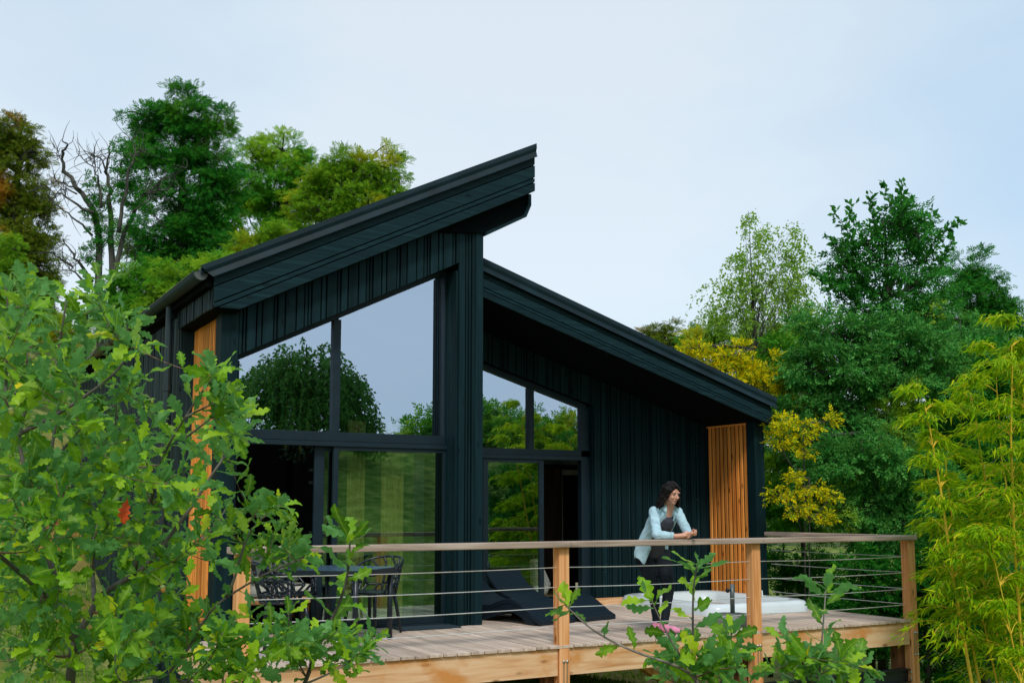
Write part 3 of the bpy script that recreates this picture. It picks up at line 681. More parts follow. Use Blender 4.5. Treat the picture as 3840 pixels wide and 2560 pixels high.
for i, (px, py, s_, lb) in enumerate(((1070, 1700, 1.15, 'left'), (1098, 1680, .95, 'middle'), (1124, 1715, .95, 'lowest'), (1153, 1672, 1.0, 'right'))):
    c_ = at(px, py, Y=13.3); zt_ = 3.2
    lab = ['widest smoked glass pendant lamp of the cluster behind the doorway', 'smoked glass pendant lamp second from the left in the cluster', 'lowest hanging small glass pendant lamp of the cluster', 'glass pendant lamp nearest the sliding door of the cluster'][i]
    t = thing('pendant_lamp', lab, 'pendant lamp', tuple(c_), 'glass pendant lamps inside the left room')
    MB().tube([(c_[0], c_[1], c_[2]+.09), (c_[0], c_[1], zt_)], .004, 5).build('cord', M_brass, t)
    MB().tube([(c_[0], c_[1], c_[2]+.06), (c_[0], c_[1], c_[2]+.30)], .016, 8).build('stem', M_brass, t)
    MB().lathe([(.02, .08), (.07, .075), (.09, .05), (.092, -.05), (.075, -.08), (.0, -.085)], tuple(c_), 18, s_, s_).build('lamp_shade', M_clear, t, smooth=True)
    MB().lathe([(0, .05), (.035, .045), (.04, -.03), (.0, -.04)], tuple(c_), 12).build('bulb', plain('bulb_glass', (.35, .36, .3), .15, .5), t, smooth=True)
a = at(1044, 1842, Y=14.86); q = at(1092, 1878, Y=14.86)
tag(MB().box(a[0], 14.87, q[2], q[0], 14.895, a[2]).build('wall_screen', plain('screen_grey', (.10, .12, .14), .4)), 'small grey control screen on the dark inner wall', 'screen')
cp = thing('cupboard', 'black cupboard with silver hinges on the inner wall', 'cupboard', (4.9, 14.6, 0))
a = at(1060, 1700, Y=14.6); q = at(1172, 1700, Y=14.6)
MB().box(a[0]+.15, 14.6, 0, q[0], 14.86, 3.0).build('carcass', M_dark, cp)
for py in (1761, 1808, 1996):
    h_ = at(1165, py, Y=14.58); MB().box(h_[0]-.03, 14.575, h_[2]-.02, h_[0]+.03, 14.598, h_[2]+.02).build('hinge', M_bolt, cp)
sp = MB(); o_ = at(2030, 2095, Y=13.5); L = at(2073, 2190, Y=13.5); Bt = at(2052, 2235, Y=13.5); Lb = at(2030, 2205, Y=13.5)
sp.prism([tuple(o_-np.array([.12, 0, 0])), tuple(o_), tuple(L), tuple(Bt), tuple(Lb-np.array([.1, 0, 0]))], (0, .18, 0)); s2 = sp.build('floor_cushion', M_speck, bevel=.05)
tag(s2, 'speckled grey cushion standing on its corner behind the right doorway', 'cushion')
cb = at(2167, 2236, Y=13.15); cn = thing('candle', 'cream pillar candle standing inside the right doorway', 'candle', (cb[0], cb[1], 0))
MB().lathe([(0, .0), (.035, 0), (.036, .19), (.03, .2), (0, .19)], (cb[0], cb[1], .10), 16).build('wax', M_candle, cn, smooth=False)
MB().lathe([(0, .0), (.06, 0), (.065, .1), (0, .1)], (cb[0]-.0, cb[1], .0), 16).build('holder', M_frame, cn)
MB().lathe([(0, .0), (.03, 0), (.035, .08), (0, .085)], (cb[0]-.14, cb[1]-.02, .1), 12).build('red_jar', M_red, cn)
# ------------------------------------------------------------------ person leaning on the rail
def capsule(b, p, q, r0, r1, n=12):
    p, q = Vector(p), Vector(q); d = (q-p); L = d.length; d = d.normalized() if L > 0 else Vector((0, 0, 1)); a = d.orthogonal().normalized(); c = d.cross(a)
    prof = [(0, -r0)]+[(r0*math.sin(t), -r0*math.cos(t)) for t in (.5, 1.0, PI/2)]+[(r1*math.sin(t), L+r1*math.cos(t)) for t in (PI/2, 1.0, .5)]+[(0, L+r1)]
    base = len(b.v)
    for r, h in prof:
        for k in range(n):
            an = 2*PI*k/n; b.v.append(tuple(p+d*h+(a*math.cos(an)+c*math.sin(an))*max(r, 1e-4)))
    for i in range(len(prof)-1):
        for k in range(n): k2 = (k+1) % n; b.f.append((base+i*n+k, base+i*n+k2, base+(i+1)*n+k2, base+(i+1)*n+k))
def ell(b, c, r, R=None, n=16):
    base = len(b.v); R = R or Matrix.Identity(3)
    for i in range(9):
        t = PI*i/8
        for k in range(n):
            an = 2*PI*k/n; v = R @ Vector((r[0]*math.sin(t)*math.cos(an), r[1]*math.sin(t)*math.sin(an), r[2]*math.cos(t))); b.v.append(tuple(Vector(c)+v))
    for i in range(8):
        for k in range(n): k2 = (k+1) % n; b.f.append((base+i*n+k, base+(i+1)*n+k, base+(i+1)*n+k2, base+i*n+k2))
def remesh(b, name, mt, parent, vox, sm=4, fac=.5, disp=None):
    o = b.build(name, mt, None); m = o.modifiers.new('r', 'REMESH'); m.mode = 'VOXEL'; m.voxel_size = vox; m.use_smooth_shade = True
    s_ = o.modifiers.new('s', 'SMOOTH'); s_.iterations = sm; s_.factor = fac
    dg = bpy.context.evaluated_depsgraph_get(); me = bpy.data.meshes.new_from_object(o.evaluated_get(dg)); bpy.data.objects.remove(o)
    me.name = name
    if disp: 
        co = np.empty(len(me.vertices)*3, np.float32); me.vertices.foreach_get('co', co); co = co.reshape(-1, 3); no = np.empty_like(co).ravel(); me.vertices.foreach_get('normal', no); no = no.reshape(-1, 3)
        a = np.array([disp(Vector(tuple(map(float, c)))) for c in co], np.float32); co += no*a[:, None]; me.vertices.foreach_set('co', co.ravel()); me.update()
    me.materials.clear(); me.materials.append(mt)
    return link(name, me, mt, parent)
M_skin = plain('skin', (.60, .30, .21), .45, sc=20, var=.08); M_lip = plain('lips', (.42, .13, .11), .4); M_eye = plain('eye_white', (.55, .52, .5), .3); M_iris = plain('iris', (.03, .02, .015), .2)
M_hair = wood('hair', (.005, .004, .004, 1), (.010, .008, .008, 1), (.03, .025, .024, 1), 2, rough=.5, gscale=90, knots=False)
M_denim = plain('light_denim', (.40, .58, .66), .85, 0, .1, .2, 14); M_jeans = plain('dark_jeans', (.008, .012, .018), .8, 0, .2, .3, 14)
M_top = plain('charcoal_top', (.035, .038, .055), .8); M_sock = plain('pink_sock', (.72, .27, .42), .85); M_button = plain('button_brown', (.12, .07, .05), .4)
HP = dict(neck=(7.455,9.60,1.40), head=(7.425,9.50,1.52), rs=(7.325,9.70,1.322), ls=(7.595,9.62,1.315), chest=(7.45,9.70,1.22), waist=(7.43,9.84,1.03), pel=(7.46,9.93,.89),
    rh=(7.37,9.96,.84), lh=(7.56,9.88,.84), rk=(7.405,9.83,.47), lk=(7.53,9.72,.48), ra=(7.43,9.82,.085), la=(7.42,9.66,.085),
    re=(7.135,9.40,1.075), rw=(7.295,9.275,1.060), le=(7.615,9.47,1.085), lw=(7.475,9.27,1.077))
V3 = {k: Vector(v) for k, v in HP.items()}
who = thing('person', 'person with dark wavy hair in a pale denim shirt leaning on the rail, hands clasped', 'person', (7.45, 9.75, 0))
b = MB(); H = V3['head']
FD = Vector((.02, -.95, -.30)).normalized(); SD = Vector((0, 0, 1)).cross(FD).normalized()*-1; UD = SD.cross(FD)*-1
if UD.z < 0: UD = -UD
SD = FD.cross(UD)     # person's left-right axis
Rh = Matrix((SD, FD, UD)).transposed()
def hp(x, y, z): return tuple(H+SD*x+FD*y+UD*z)
ell(b, hp(0, -.012, .025), (.073, .092, .088), Rh); ell(b, hp(0, .028, -.035), (.056, .062, .075), Rh); ell(b, hp(0, .062, -.088), (.024, .022, .022), Rh)
for s in (-1, 1):
    ell(b, hp(s*.033, .066, -.028), (.022, .018, .020), Rh); ell(b, hp(s*.03, .075, .030), (.022, .012, .008), Rh); ell(b, hp(s*.076, -.01, -.01), (.008, .016, .028), Rh)
capsule(b, hp(0, .083, .012), hp(0, .106, -.022), .008, .0125); ell(b, hp(0, .098, -.028), (.016, .010, .008), Rh)
ell(b, hp(0, .083, -.055), (.021, .010, .009), Rh)
capsule(b, hp(0, -.02, -.05), V3['neck'], .050, .055); capsule(b, V3['neck'], tuple(V3['chest']), .068, .10)
capsule(b, V3['rs'], V3['ls'], .045, .045); capsule(b, V3['chest'], V3['waist'], .105, .105); capsule(b, V3['waist'], V3['pel'], .11, .13)
for s_, h_, k_, a_ in (('r', 'rh', 'rk', 'ra'), ('l', 'lh', 'lk', 'la')):
    capsule(b, V3[h_], V3[k_], .088, .055); capsule(b, V3[k_], V3[a_], .055, .036)
for a_, e_, w_ in (('rs', 're', 'rw'), ('ls', 'le', 'lw')):
    capsule(b, V3[a_], V3[e_], .052, .042); capsule(b, V3[e_], V3[w_], .040, .026)
feet = {'ra': Vector((.10, -.20, 0)), 'la': Vector((.085, -.215, 0))}
for k in ('ra', 'la'):
    a_ = V3[k]; f = feet[k]; capsule(b, a_+Vector((0, .025, -.045)), a_+f*.5+Vector((0, 0, -.045)), .036, .037); capsule(b, a_+f*.45+Vector((0, 0, -.05)), a_+f+Vector((0, 0, -.058)), .036, .022)
# clasped hands: palms and ten fingers
rw, lw = V3['rw'], V3['lw']
hr = rw+Vector((.085, -.035, .005)); hl = lw+Vector((-.012, -.072, .012))
capsule(b, rw, hr, .026, .030); ell(b, hr, (.036, .034, .022)); capsule(b, lw, hl, .026, .028); ell(b, hl, (.030, .036, .024))
for i in range(4):
    ln = (.92, 1.0, .95, .78)[i]; z = .026-.017*i
    st = hr+Vector((.022, -.014+.004*i, z)); m1 = st+Vector((.034*ln, -.022, .004)); e = m1+Vector((.012, .030*ln, -.002)); capsule(b, st, m1, .0088, .0082, 8); capsule(b, m1, e, .0082, .0068, 8)
    st = hl+Vector((.012, -.016, z+.008)); m1 = st+Vector((-.004, -.036*ln, .002)); e = m1+Vector((-.034*ln, -.004, -.003)); capsule(b, st, m1, .0088, .0082, 8); capsule(b, m1, e, .0082, .0068, 8)
st = hr+Vector((-.005, .005, .024)); capsule(b, st, st+Vector((.030, -.012, .018)), .011, .009, 8); capsule(b, st+Vector((.030, -.012, .018)), st+Vector((.052, -.022, .012)), .009, .0075, 8)
st = hl+Vector((-.004, .006, .026)); capsule(b, st, st+Vector((-.004, -.022, .018)), .011, .009, 8); capsule(b, st+Vector((-.004, -.022, .018)), st+Vector((-.012, -.042, .020)), .009, .0075, 8)
body = remesh(b, 'body', M_skin, who, .0055, 3, .5)
for s in (-1, 1):
    q = MB(); ell(q, hp(s*.030, .0785, .012), (.012, .005, .0042), Rh); ey = q.build('eye', M_eye, who, smooth=True)
    q = MB(); ell(q, hp(s*.030+.003, .0835, .012), (.0058, .003, .0055), Rh); q.build('iris', M_iris, ey, smooth=True)
    q = MB(); q.tube([hp(s*(.016+.009*k), .0895-.0035*k-.002*k*k, .026+.006*math.sin(.8*k)) for k in range(4)], .0032, 6); q.build('eyebrow', M_hair, who, smooth=True)
q = MB(); ell(q, hp(0, .0905, -.0535), (.020, .006, .0035), Rh); ell(q, hp(0, .0895, -.060), (.016, .006, .004), Rh); q.build('lips', M_lip, who, smooth=True)
# hair
q = MB(); ell(q, hp(0, -.028, .045), (.088, .098, .085), Rh); ell(q, hp(-.02, -.06, -.02), (.088, .062, .10), Rh)
rn = random.Random(3)
for i in range(46):
    an = PI*.37+PI*1.26*i/45; sx, sy = math.cos(an+0), math.sin(an)
    x, y = .083*math.cos(PI/2+an), .088*math.sin(PI/2+an)-.02
    L = rn.uniform(.17, .235); px_ = [hp(x*(1+.50*t)+.012*math.sin(9*t+i), y*(1+.30*t)+.012*math.cos(8*t+i*1.7), .05-L*t) for t in np.linspace(0, 1, 6)]
    for k in range(5): capsule(q, px_[k], px_[k+1], .020-.002*k, .018-.002*k, 8)
for s in (-1, 1):
    for k in range(5):
        p0 = Vector(hp(.012, .062-.012*k, .105+.002*k)); p1 = Vector(hp(s*(.062+.006*k), .052-.018*k, .045)); p2 = Vector(hp(s*(.082), .020-.014*k, -.045)); capsule(q, p0, p1, .014, .014, 8); capsule(q, p1, p2, .014, .013, 8)
hair = remesh(q, 'hair', M_hair, who, .006, 2, .4, disp=lambda p: .009*noise.noise(Vector((p.x*42, p.y*42, p.z*34)))+.004*noise.noise(p*110))
# clothes
q = MB(); capsule(q, V3['chest']+Vector((0, .0, -.01)), V3['waist'], .130, .132); capsule(q, V3['waist'], V3['pel'], .136, .152)
remesh(q, 'top', M_top, who, .008, 4)
wr_ = lambda p: .006*noise.noise(Vector((p.x*9, p.y*9, p.z*22)))+.003*noise.noise(p*40)
rings = [(7.458,9.625,1.418,.060,.058,.62),(7.458,9.632,1.398,.082,.066,.50),(7.46,9.645,1.378,.128,.080,.40),(7.46,9.66,1.35,.165,.096,.33),(7.46,9.69,1.29,.176,.118,.28),(7.455,9.73,1.21,.176,.132,.25),(7.45,9.785,1.12,.172,.135,.26),(7.44,9.85,1.03,.172,.137,.30),(7.448,9.91,.95,.188,.150,.42),(7.452,9.93,.88,.20,.158,.62),(7.452,9.93,.81,.205,.160,.90)]
RA = np.array(rings)
def shirt_pt(u, v):
    t = v*(len(rings)-1); i = min(int(t), len(rings)-2); f = t-i; cx, cy, cz, rx, ry, gp = RA[i]*(1-f)+RA[i+1]*f
    ph = gp+(2*PI-2*gp)*u; fr = abs(math.cos(ph/2)) if False else 0
    fold = .006*math.sin(ph*7+v*9)*min(1, v*2)+.004*math.sin(ph*13+cz*40)
    k = math.exp(-((min(ph, 2*PI-ph)-.95)/.35)**2)
    z = cz-(.085*k+.0)*max(0, v-.8)/.2-(.02*math.cos(ph)*max(0, v-.8)/.2)*-1
    return (cx-(rx+fold)*math.sin(ph), cy-(ry+fold)*math.cos(ph), z)
q = MB(); q.grid(shirt_pt, 96, 60); shirt = q.build('shirt', M_denim, who, smooth=True, solid=.005)
wr_ = lambda p: .005*noise.noise(Vector((p.x*14, p.y*14, p.z*30)))+.003*noise.noise(p*45)
for a_, e_, w_ in (('rs', 're', 'rw'), ('ls', 'le', 'lw')):
    q = MB(); sg = -1 if a_ == 'rs' else 1; o_ = V3[a_]+Vector((-sg*.03, 0, -.012)); capsule(q, V3[a_]+Vector((-sg*.07, 0, -.01)), V3[a_], .054, .056, 14); capsule(q, V3[a_], V3[e_], .058, .052, 14); wq = V3[e_]+(V3[w_]-V3[e_])*.72; capsule(q, V3[e_], wq, .052, .040, 14)
    remesh(q, 'sleeve', M_denim, shirt, .007, 3, .5, disp=wr_)
nk = V3['neck']
# collar, pocket, cuffs, buttons
for s in (-1, 1):
    a_ = nk+Vector((s*.066, .01, .008)); 
    MB().prism([tuple(a_+Vector((0, .04, .018))), tuple(a_+Vector((-s*.014, -.04, -.028))), tuple(a_+Vector((s*.018, -.062, -.088))), tuple(a_+Vector((s*.055, -.03, -.05))), tuple(a_+Vector((s*.045, .02, -.018)))], (0, -.004, .003)).build('collar', M_denim, shirt, solid=.004)
pk = Vector((7.565, 9.545, 1.235)); MB().prism([tuple(pk), tuple(pk+Vector((.075, .0, .003))), tuple(pk+Vector((.075, -.008, -.022))), tuple(pk+Vector((.038, -.012, -.036))), tuple(pk+Vector((0, -.006, -.024)))], (0, -.006, .0)).build('pocket_flap', plain('denim_flap', (.27, .46, .58), .8), shirt)
for w_, e_, r_ in (('rw', 're', .042), ('lw', 'le', .040)):
    d_ = (V3[w_]-V3[e_]); p0 = V3[e_]+d_*.72; p1 = V3[e_]+d_*.88; MB().tube([p0, p1], r_*.98, 14).build('cuff', M_denim, shirt, smooth=True)
for k in range(4):
    q = MB(); ell(q, (7.515+.004*k, 9.535+.035*k, 1.16-.08*k), (.005, .003, .005), n=8); q.build('button', M_button, shirt)
q = MB(); capsule(q, V3['pel']+Vector((0, 0, .03)), V3['pel']+Vector((0, 0, -.03)), .128, .135, 16)
for h_, k_, a_ in (('rh', 'rk', 'ra'), ('lh', 'lk', 'la')):
    capsule(q, V3[h_], V3[k_], .108, .068, 16); capsule(q, V3[k_], V3[a_]+Vector((0, 0, .03)), .066, .044, 16)
remesh(q, 'trousers', M_jeans, who, .008, 3, .5, disp=lambda p: .005*noise.noise(Vector((p.x*12, p.y*12, p.z*30))))
for k in ('ra', 'la'):
    q = MB(); a_ = V3[k]; f = feet[k]; capsule(q, a_+Vector((0, 0, .03)), a_+Vector((0, .02, -.03)), .042, .044); capsule(q, a_+Vector((0, .025, -.043)), a_+f*.5+Vector((0, 0, -.043)), .040, .041); capsule(q, a_+f*.45+Vector((0, 0, -.048)), a_+f+Vector((0, 0, -.056)), .040, .026)
    remesh(q, 'sock', M_sock, who, .007, 3)
# ------------------------------------------------------------------ plants: leaf templates
def nrm(a): return a/np.maximum(np.linalg.norm(a, axis=-1, keepdims=True), 1e-9)
def inst(tpl, P, Yd, Nd, s):
    tv, tf = tpl; Yd = nrm(Yd); Z = nrm(Nd-(Nd*Yd).sum(-1, keepdims=True)*Yd); X = np.cross(Yd, Z)
    s = np.broadcast_to(np.asarray(s, float).reshape(-1, 1, 1) if np.ndim(s) else np.full((1, 1, 1), s), (len(P), 1, 1))
    V = P[:, None]+s*(tv[None, :, 0:1]*X[:, None]+tv[None, :, 1:2]*Yd[:, None]+tv[None, :, 2:3]*Z[:, None])
    F = tf[None]+(np.arange(len(P))*len(tv))[:, None, None]
    return V.reshape(-1, 3), F.reshape(-1, tf.shape[1])
def cat(parts):
    Vs, Fs, n = [], [], 0
    for V, F in parts: Vs.append(V); Fs.append(F+n); n += len(V)
    return np.concatenate(Vs), np.concatenate(Fs)
RH = (np.array([(0, 0, 0), (.27, .5, .07), (0, 1, -.05), (-.27, .5, .07)], float), np.array([(0, 1, 2, 3)]))
LAN = (np.array([(0, 0, 0), (.055, .3, .01), (0, 1, -.16), (-.055, .3, .01)], float), np.array([(0, 1, 2, 3)]))
def spray(k=7, L=.42, wd=.15):
    v, f = [], []
    for i in range(k):
        t = i/(k-1); side = 0 if i == k-1 else (1 if i % 2 else -1); an = side*1.0*(1-.4*t)
        b = np.array([0, t*.62, -.1*t*t]); d = np.array([math.sin(an), math.cos(an), -.12]); p = np.array([d[1], -d[0], .0])
        for q in (b, b+d*L*.5+p*wd/2, b+d*L, b+d*L*.5-p*wd/2): v.append(q)
        f.append([4*i+j for j in range(4)])
    return np.array(v), np.array(f)
SPR = spray(); SPR2 = spray(5, .5, .24)
def oak_tpl(seed):
    r = np.random.default_rng(seed); n = 31; V = []; vein = []
    ph = r.uniform(-.3, .3); curl = r.uniform(-.25, .45); wav = r.uniform(.03, .09); side = r.uniform(-.15, .15)
    for i in range(n):
        t = i/(n-1); 
        if t < .10: wl = wr = .012
        else:
            u = (t-.10)/.90; env = .27*math.sin(PI*min(1, u**.85))**.75*(.45+.75*u) if u < 1 else 0
            lob = .5+.5*math.cos(2*PI*(4.3*u+ph)); lob2 = .5+.5*math.cos(2*PI*(4.3*u+ph+.2))
            wl = env*(.52+.52*lob**.6); wr = env*(.52+.52*lob2**.6)
            if i == n-1: wl = wr = .02
        y = t; z = -curl*(t-.3)**2+.0; x0 = side*t*t
        rz = .30*math.sin(seed*1.7)+.12
        V += [(x0-wl, y+.12*wl, z+rz*wl+wav*math.sin(9*t+seed)), (x0, y, z), (x0+wr, y+.12*wr, z+rz*wr+wav*math.sin(8*t+1+seed))]
        vein += [0, 1, 0]
    # intermediate columns keep the vein narrow
    W = []; ve = []
    for i in range(n):
        a, m_, b = (np.array(V[3*i+j]) for j in range(3))
        W += [a, m_+(a-m_)*.10, m_, m_+(b-m_)*.10, b]; ve += [0, .25, 1, .25, 0]
    F = [(5*i+j, 5*i+j+1, 5*i+j+6, 5*i+j+5) for i in range(n-1) for j in range(4)]
    return np.array(W), np.array(F), np.array(ve)
OAK = [oak_tpl(k) for k in range(8)]
def rand_unit(n): return nrm(rng.standard_normal((n, 3)))
F1 = FPX*.6125
def wblob(b, depth):
    """blob in photo units at a depth -> centre, radii in metres"""
    cx, cy, rx, ry = b[:4]; d = depth+(b[4] if len(b) > 4 else 0); k = d/F1
    return atd(cx, cy, d), np.array([rx*k, (rx+ry)/2*k*.9, ry*k])
def clumps(c, r, n, seed, lo=.45):
    d = rand_unit(n); rho = lo+(1.03-lo)*rng.random(n)**.6
    nn = np.array([noise.noise(Vector(tuple(q*1.7+seed))) for q in d])
    rho *= 1+.55*nn
    return c+d*rho[:, None]*r, d
def leaves_for(blobs, tpl, leaf, cov, rc=None, up=.55, droop=.25, lo=.45, la=.28):
    parts = []; cc = []
    for i, (c, r) in enumerate(blobs):
        A = PI*r[0]*r[2]; n = int(cov*A/(.5*la*leaf*leaf)); R = rc or .26*min(r[0], r[2])+.04
        m = max(12, int(2.3*r[0]*r[2]/(R*R))); cen, dr = clumps(c, r, m, i*3.1+float(c[0]), lo); cc.append(cen)
        k = rng.integers(0, m, n); off = rng.standard_normal((n, 3))*np.array([R, R, R*.5])*.62
        P = cen[k]+off
        Y = nrm(off/np.maximum(R, 1e-3)*.8+dr[k]*.7+rng.standard_normal((n, 3))*.5+np.array([0, 0, -droop]))
        Nn = nrm(rng.standard_normal((n, 3))*.55+np.array([0, 0, up])+dr[k]*.45)
        parts.append(inst(tpl, P, Y, Nn, leaf*rng.uniform(.6, 1.25, n)))
    return cat(parts), cc
def curve(a, b, n=5, sag=.0, jit=.05):
    a = np.array(a, float); b = np.array(b, float); L = np.linalg.norm(b-a); o = []
    j = rng.standard_normal(3)*jit*L
    for i in range(n):
        t = i/(n-1); o.append(a+(b-a)*t+j*math.sin(PI*t)+np.array([0, 0, sag*L*math.sin(PI*t)]))
    return o
def tree(name, label, category, depth, blobs, mt, leaf=.16, cov=4.5, tpl=SPR, base=None, tr=.16, group=None, la=.28, up=.55, droop=.25, lo=.45, rc=None, bark=None, world=None, limbs=5, top=None):
    W = world or [wblob(b, depth) for b in blobs]
    C = np.mean([c for c, r in W], 0)
    bx, by = (base if base is not None else (C[0], C[1])); g = float(gz(bx, by))-.1
    t = thing(name, label, category, (bx, by, g), group)
    (V, F), cc = leaves_for(W, tpl, leaf, cov, rc, up, droop, lo, la)
    link('crown', np_mesh('crown', V, F), mt, t)
    b = MB(); zt = top or max(c[2] for c, r in W); trunk = []
    for i in range(7):
        q = i/6; trunk.append(np.array([bx+(C[0]-bx)*q+.06*math.sin(3*q+bx), by+(C[1]-by)*q, g+(zt-g)*q]))
    b.tube(trunk, [tr*(1-.8*i/6) for i in range(7)], 8)
    for (c, r), ce in zip(W, cc):
        st = min(trunk[1:], key=lambda p: abs(p[2]-(c[2]-r[2]*.7))+.3*np.linalg.norm(p-c)*.2)
        pth = curve(st, c, 6, -.06, .05); b.tube(pth, [tr*.42*(1-.5*i/5) for i in range(6)], 6)
        for j in range(limbs*2):
            e = ce[rng.integers(0, len(ce))]; s_ = pth[rng.integers(2, 6)]
            b.tube(curve(s_, e, 5, .04, .08), [tr*.16*(1-.75*i/4) for i in range(5)], 4, cap=False)
    b.build('trunk', bark or M_barkfar, t, smooth=True); return t
TREES = True
if TREES:
    # --- left, on the slope behind the house
    tree('ash_tree', 'tall dark green tree with a domed top, highest of the trees', 'tree', 38,
         [(425,262,78,62),(345,275,50,38),(505,285,38,42),(395,340,100,62),(480,360,60,60),(430,440,110,62),(500,450,60,60),(390,520,90,60),(470,545,90,60),(400,610,95,60),(330,350,40,35),(330,585,50,50),(480,620,80,60)],
         M_fol_dark, 0.255, 3.31, SPR, la=.2, tr=.3, group='trees on the slope behind the house', lo=.3)
    tree('ash_tree', 'light green open tree beside the tallest one, second crown above the roof', 'tree', 44,
         [(655,350,62,48),(575,365,50,48),(700,395,60,55),(620,430,80,60),(690,470,70,55),(560,450,50,50),(600,520,70,55),(530,520,50,60)],
         M_fol_mid, 0.255, 2.67, SPR, la=.2, tr=.28, group='trees on the slope behind the house', lo=.3)
    tree('maple_tree', 'olive tinged round tree rising above the middle of the left roof', 'tree', 40,
         [(820,395,72,58),(885,385,42,46),(900,430,44,40),(760,440,60,60),(840,450,80,50),(700,500,50,40),(780,380,40,35),(720,440,45,55),(820,480,80,50)],
         M_fol_ol, 0.255, 2.76, SPR, la=.2, tr=.28, group='trees on the slope behind the house', lo=.3)
    tree('oak_tree', 'rusty brown tinged tree at the left edge of the picture', 'tree', 34,
         [(25,305,60,44),(60,350,42,40),(-30,340,60,60),(30,410,82,50),(-20,470,60,60),(50,490,78,50),(80,450,35,30),(55,560,80,55),(85,610,52,60),(0,600,70,60),(95,670,42,50),(40,690,80,50)],
         M_fol_rust, 0.204, 3.04, SPR, la=.2, tr=.26, group='trees on the slope behind the house', lo=.3)
    tree('hazel_bush', 'mid green bush spreading under the tall dark tree, behind the gutter', 'bush', 28,
         [(330,680,80,50),(420,650,80,45),(300,640,45,35),(380,720,100,50),(260,740,60,60),(500,610,60,35)], M_fol_mid, .17, 4, SPR, la=.2, tr=.08, lo=.3)
    tree('hazel_bush', 'yellowish green bush just above the low end of the left roof', 'bush', 30,
         [(590,560,52,30),(640,540,40,30),(560,590,45,28),(660,570,50,25)], M_fol_ol, .17, 4, SPR, la=.2, tr=.06, lo=.3)
    tree('field_maple', 'bright yellow green bush below the rusty tree at the left edge', 'bush', 26,
         [(18,570,34,26),(10,620,40,30),(-20,650,50,50),(60,740,90,50),(150,760,60,40)], M_fol_ol, .15, 3.5, SPR, la=.2, tr=.06, lo=.3)
    # bare tree with ivy
    BT = [([(680,1500),(690,1150),(650,1010),(600,920),(500,790),(440,700),(430,600),(450,550),(430,515)], .17),
          ([(640,1170),(560,1090),(470,1020),(380,950),(300,900)], .06), ([(650,1010),(560,980),(450,900),(380,860),(260,800)], .08),
          ([(530,880),(470,850),(400,850),(340,930)], .045), ([(560,850),(480,820),(420,800),(370,765)], .045), ([(430,640),(410,600),(375,568)], .03),
          ([(780,1500),(770,1200),(770,1000),(760,850),(740,740),(750,640),(765,530)], .16), ([(740,740),(710,660),(660,610),(612,638)], .045),
          ([(700,980),(690,800),(640,700),(545,610)], .07), ([(800,1400),(850,1180),(920,1000),(1000,880),(1100,790),(1190,760)], .13),
          ([(1000,880),(1150,840),(1290,700)], .05), ([(820,1150),(850,950),(900,720),(930,620),(920,510)], .10), ([(930,620),(965,600),(1000,585)], .04),
          ([(640,1490),(540,1340),(490,1270),(430,1190)], .09), ([(500,1380),(400,1320),(330,1250)], .06), ([(590,1500),(520,1420),(400,1400)], .06),
          ([(770,890),(800,810),(830,760)], .03), ([(920,1000),(1000,940),(1040,880)], .04), ([(850,1290),(900,1290),(900,1200)], .03), ([(700,740),(680,680),(620,650)], .03)]
    root = atd(.3321*740, 153.1+.3321*1600, 32); bt = thing('dead_tree', 'half dead tree with bare forking limbs against the sky', 'tree', (root[0], root[1], float(gz(root[0], root[1]))-.1))
    b = MB()
    for k, (pl, r) in enumerate(BT):
        pts = [atd(.3321*x, 153.1+.3321*y, 32+.35*math.sin(k*2.1+i*.4)) for i, (x, y) in enumerate(pl)]
        # smooth + wiggle
        q = []
        for i in range(len(pts)-1):
            for t in (0, .33, .66): q.append(pts[i]*(1-t)+pts[i+1]*t+rng.standard_normal(3)*.035*(i > 0))
        q.append(pts[-1]); m = len(q)
        if r > .12: q = [np.array([root[0], root[1], float(gz(root[0], root[1]))-.1])]+q; m += 1
        b.tube(q, [r*.68*(1-.85*i/(m-1)) for i in range(m)], 6)
        for j in range(12):
            i = rng.integers(m//3, m); e = q[i]+nrm(rng.standard_normal(3)+np.array([0, 0, .5]))*rng.uniform(.25, .9)
            b.tube(curve(q[i], e, 4, .05, .12), [.012, .010, .007, .004], 4, cap=False)
    b.build('trunk', M_barkfar, bt, smooth=True)
    iv = [wblob((.3321*x, 153.1+.3321*y, rx, ry), 32) for x, y, rx, ry in ((690,880,22,34),(680,1050,24,30),(640,1290,20,26),(880,640,26,34),(850,800,24,34),(900,920,30,26),(780,1120,12,30),(720,1180,14,30),(620,780,10,16),(930,760,20,24),(960,1060,24,30),(620,1010,14,16),(820,540,14,16))]
    (V, F), _ = leaves_for(iv, SPR2, .16, 2.0, lo=.1, la=.3); link('crown', np_mesh('crown', V, F), M_fol_dark, bt)
    # --- right side
    tree('dark_oak_tree', 'dark green broadleaf tree with spiky upright shoots, tallest on the right side', 'tree', 18,
         [(2065,505,62,46),(1995,560,60,45),(2110,540,50,50),(1965,650,70,50),(2060,610,90,60),(2130,640,60,55),(2020,720,120,60),(2100,740,90,60),(1930,600,34,40)],
         M_oakfar, .15, 2.1, SPR2, la=.35, tr=.10, lo=.2)
    # upright leafy shoots of that oak
    t0 = atd(2050, 700, 18); root = (t0[0], t0[1]); parts = []; b = MB()
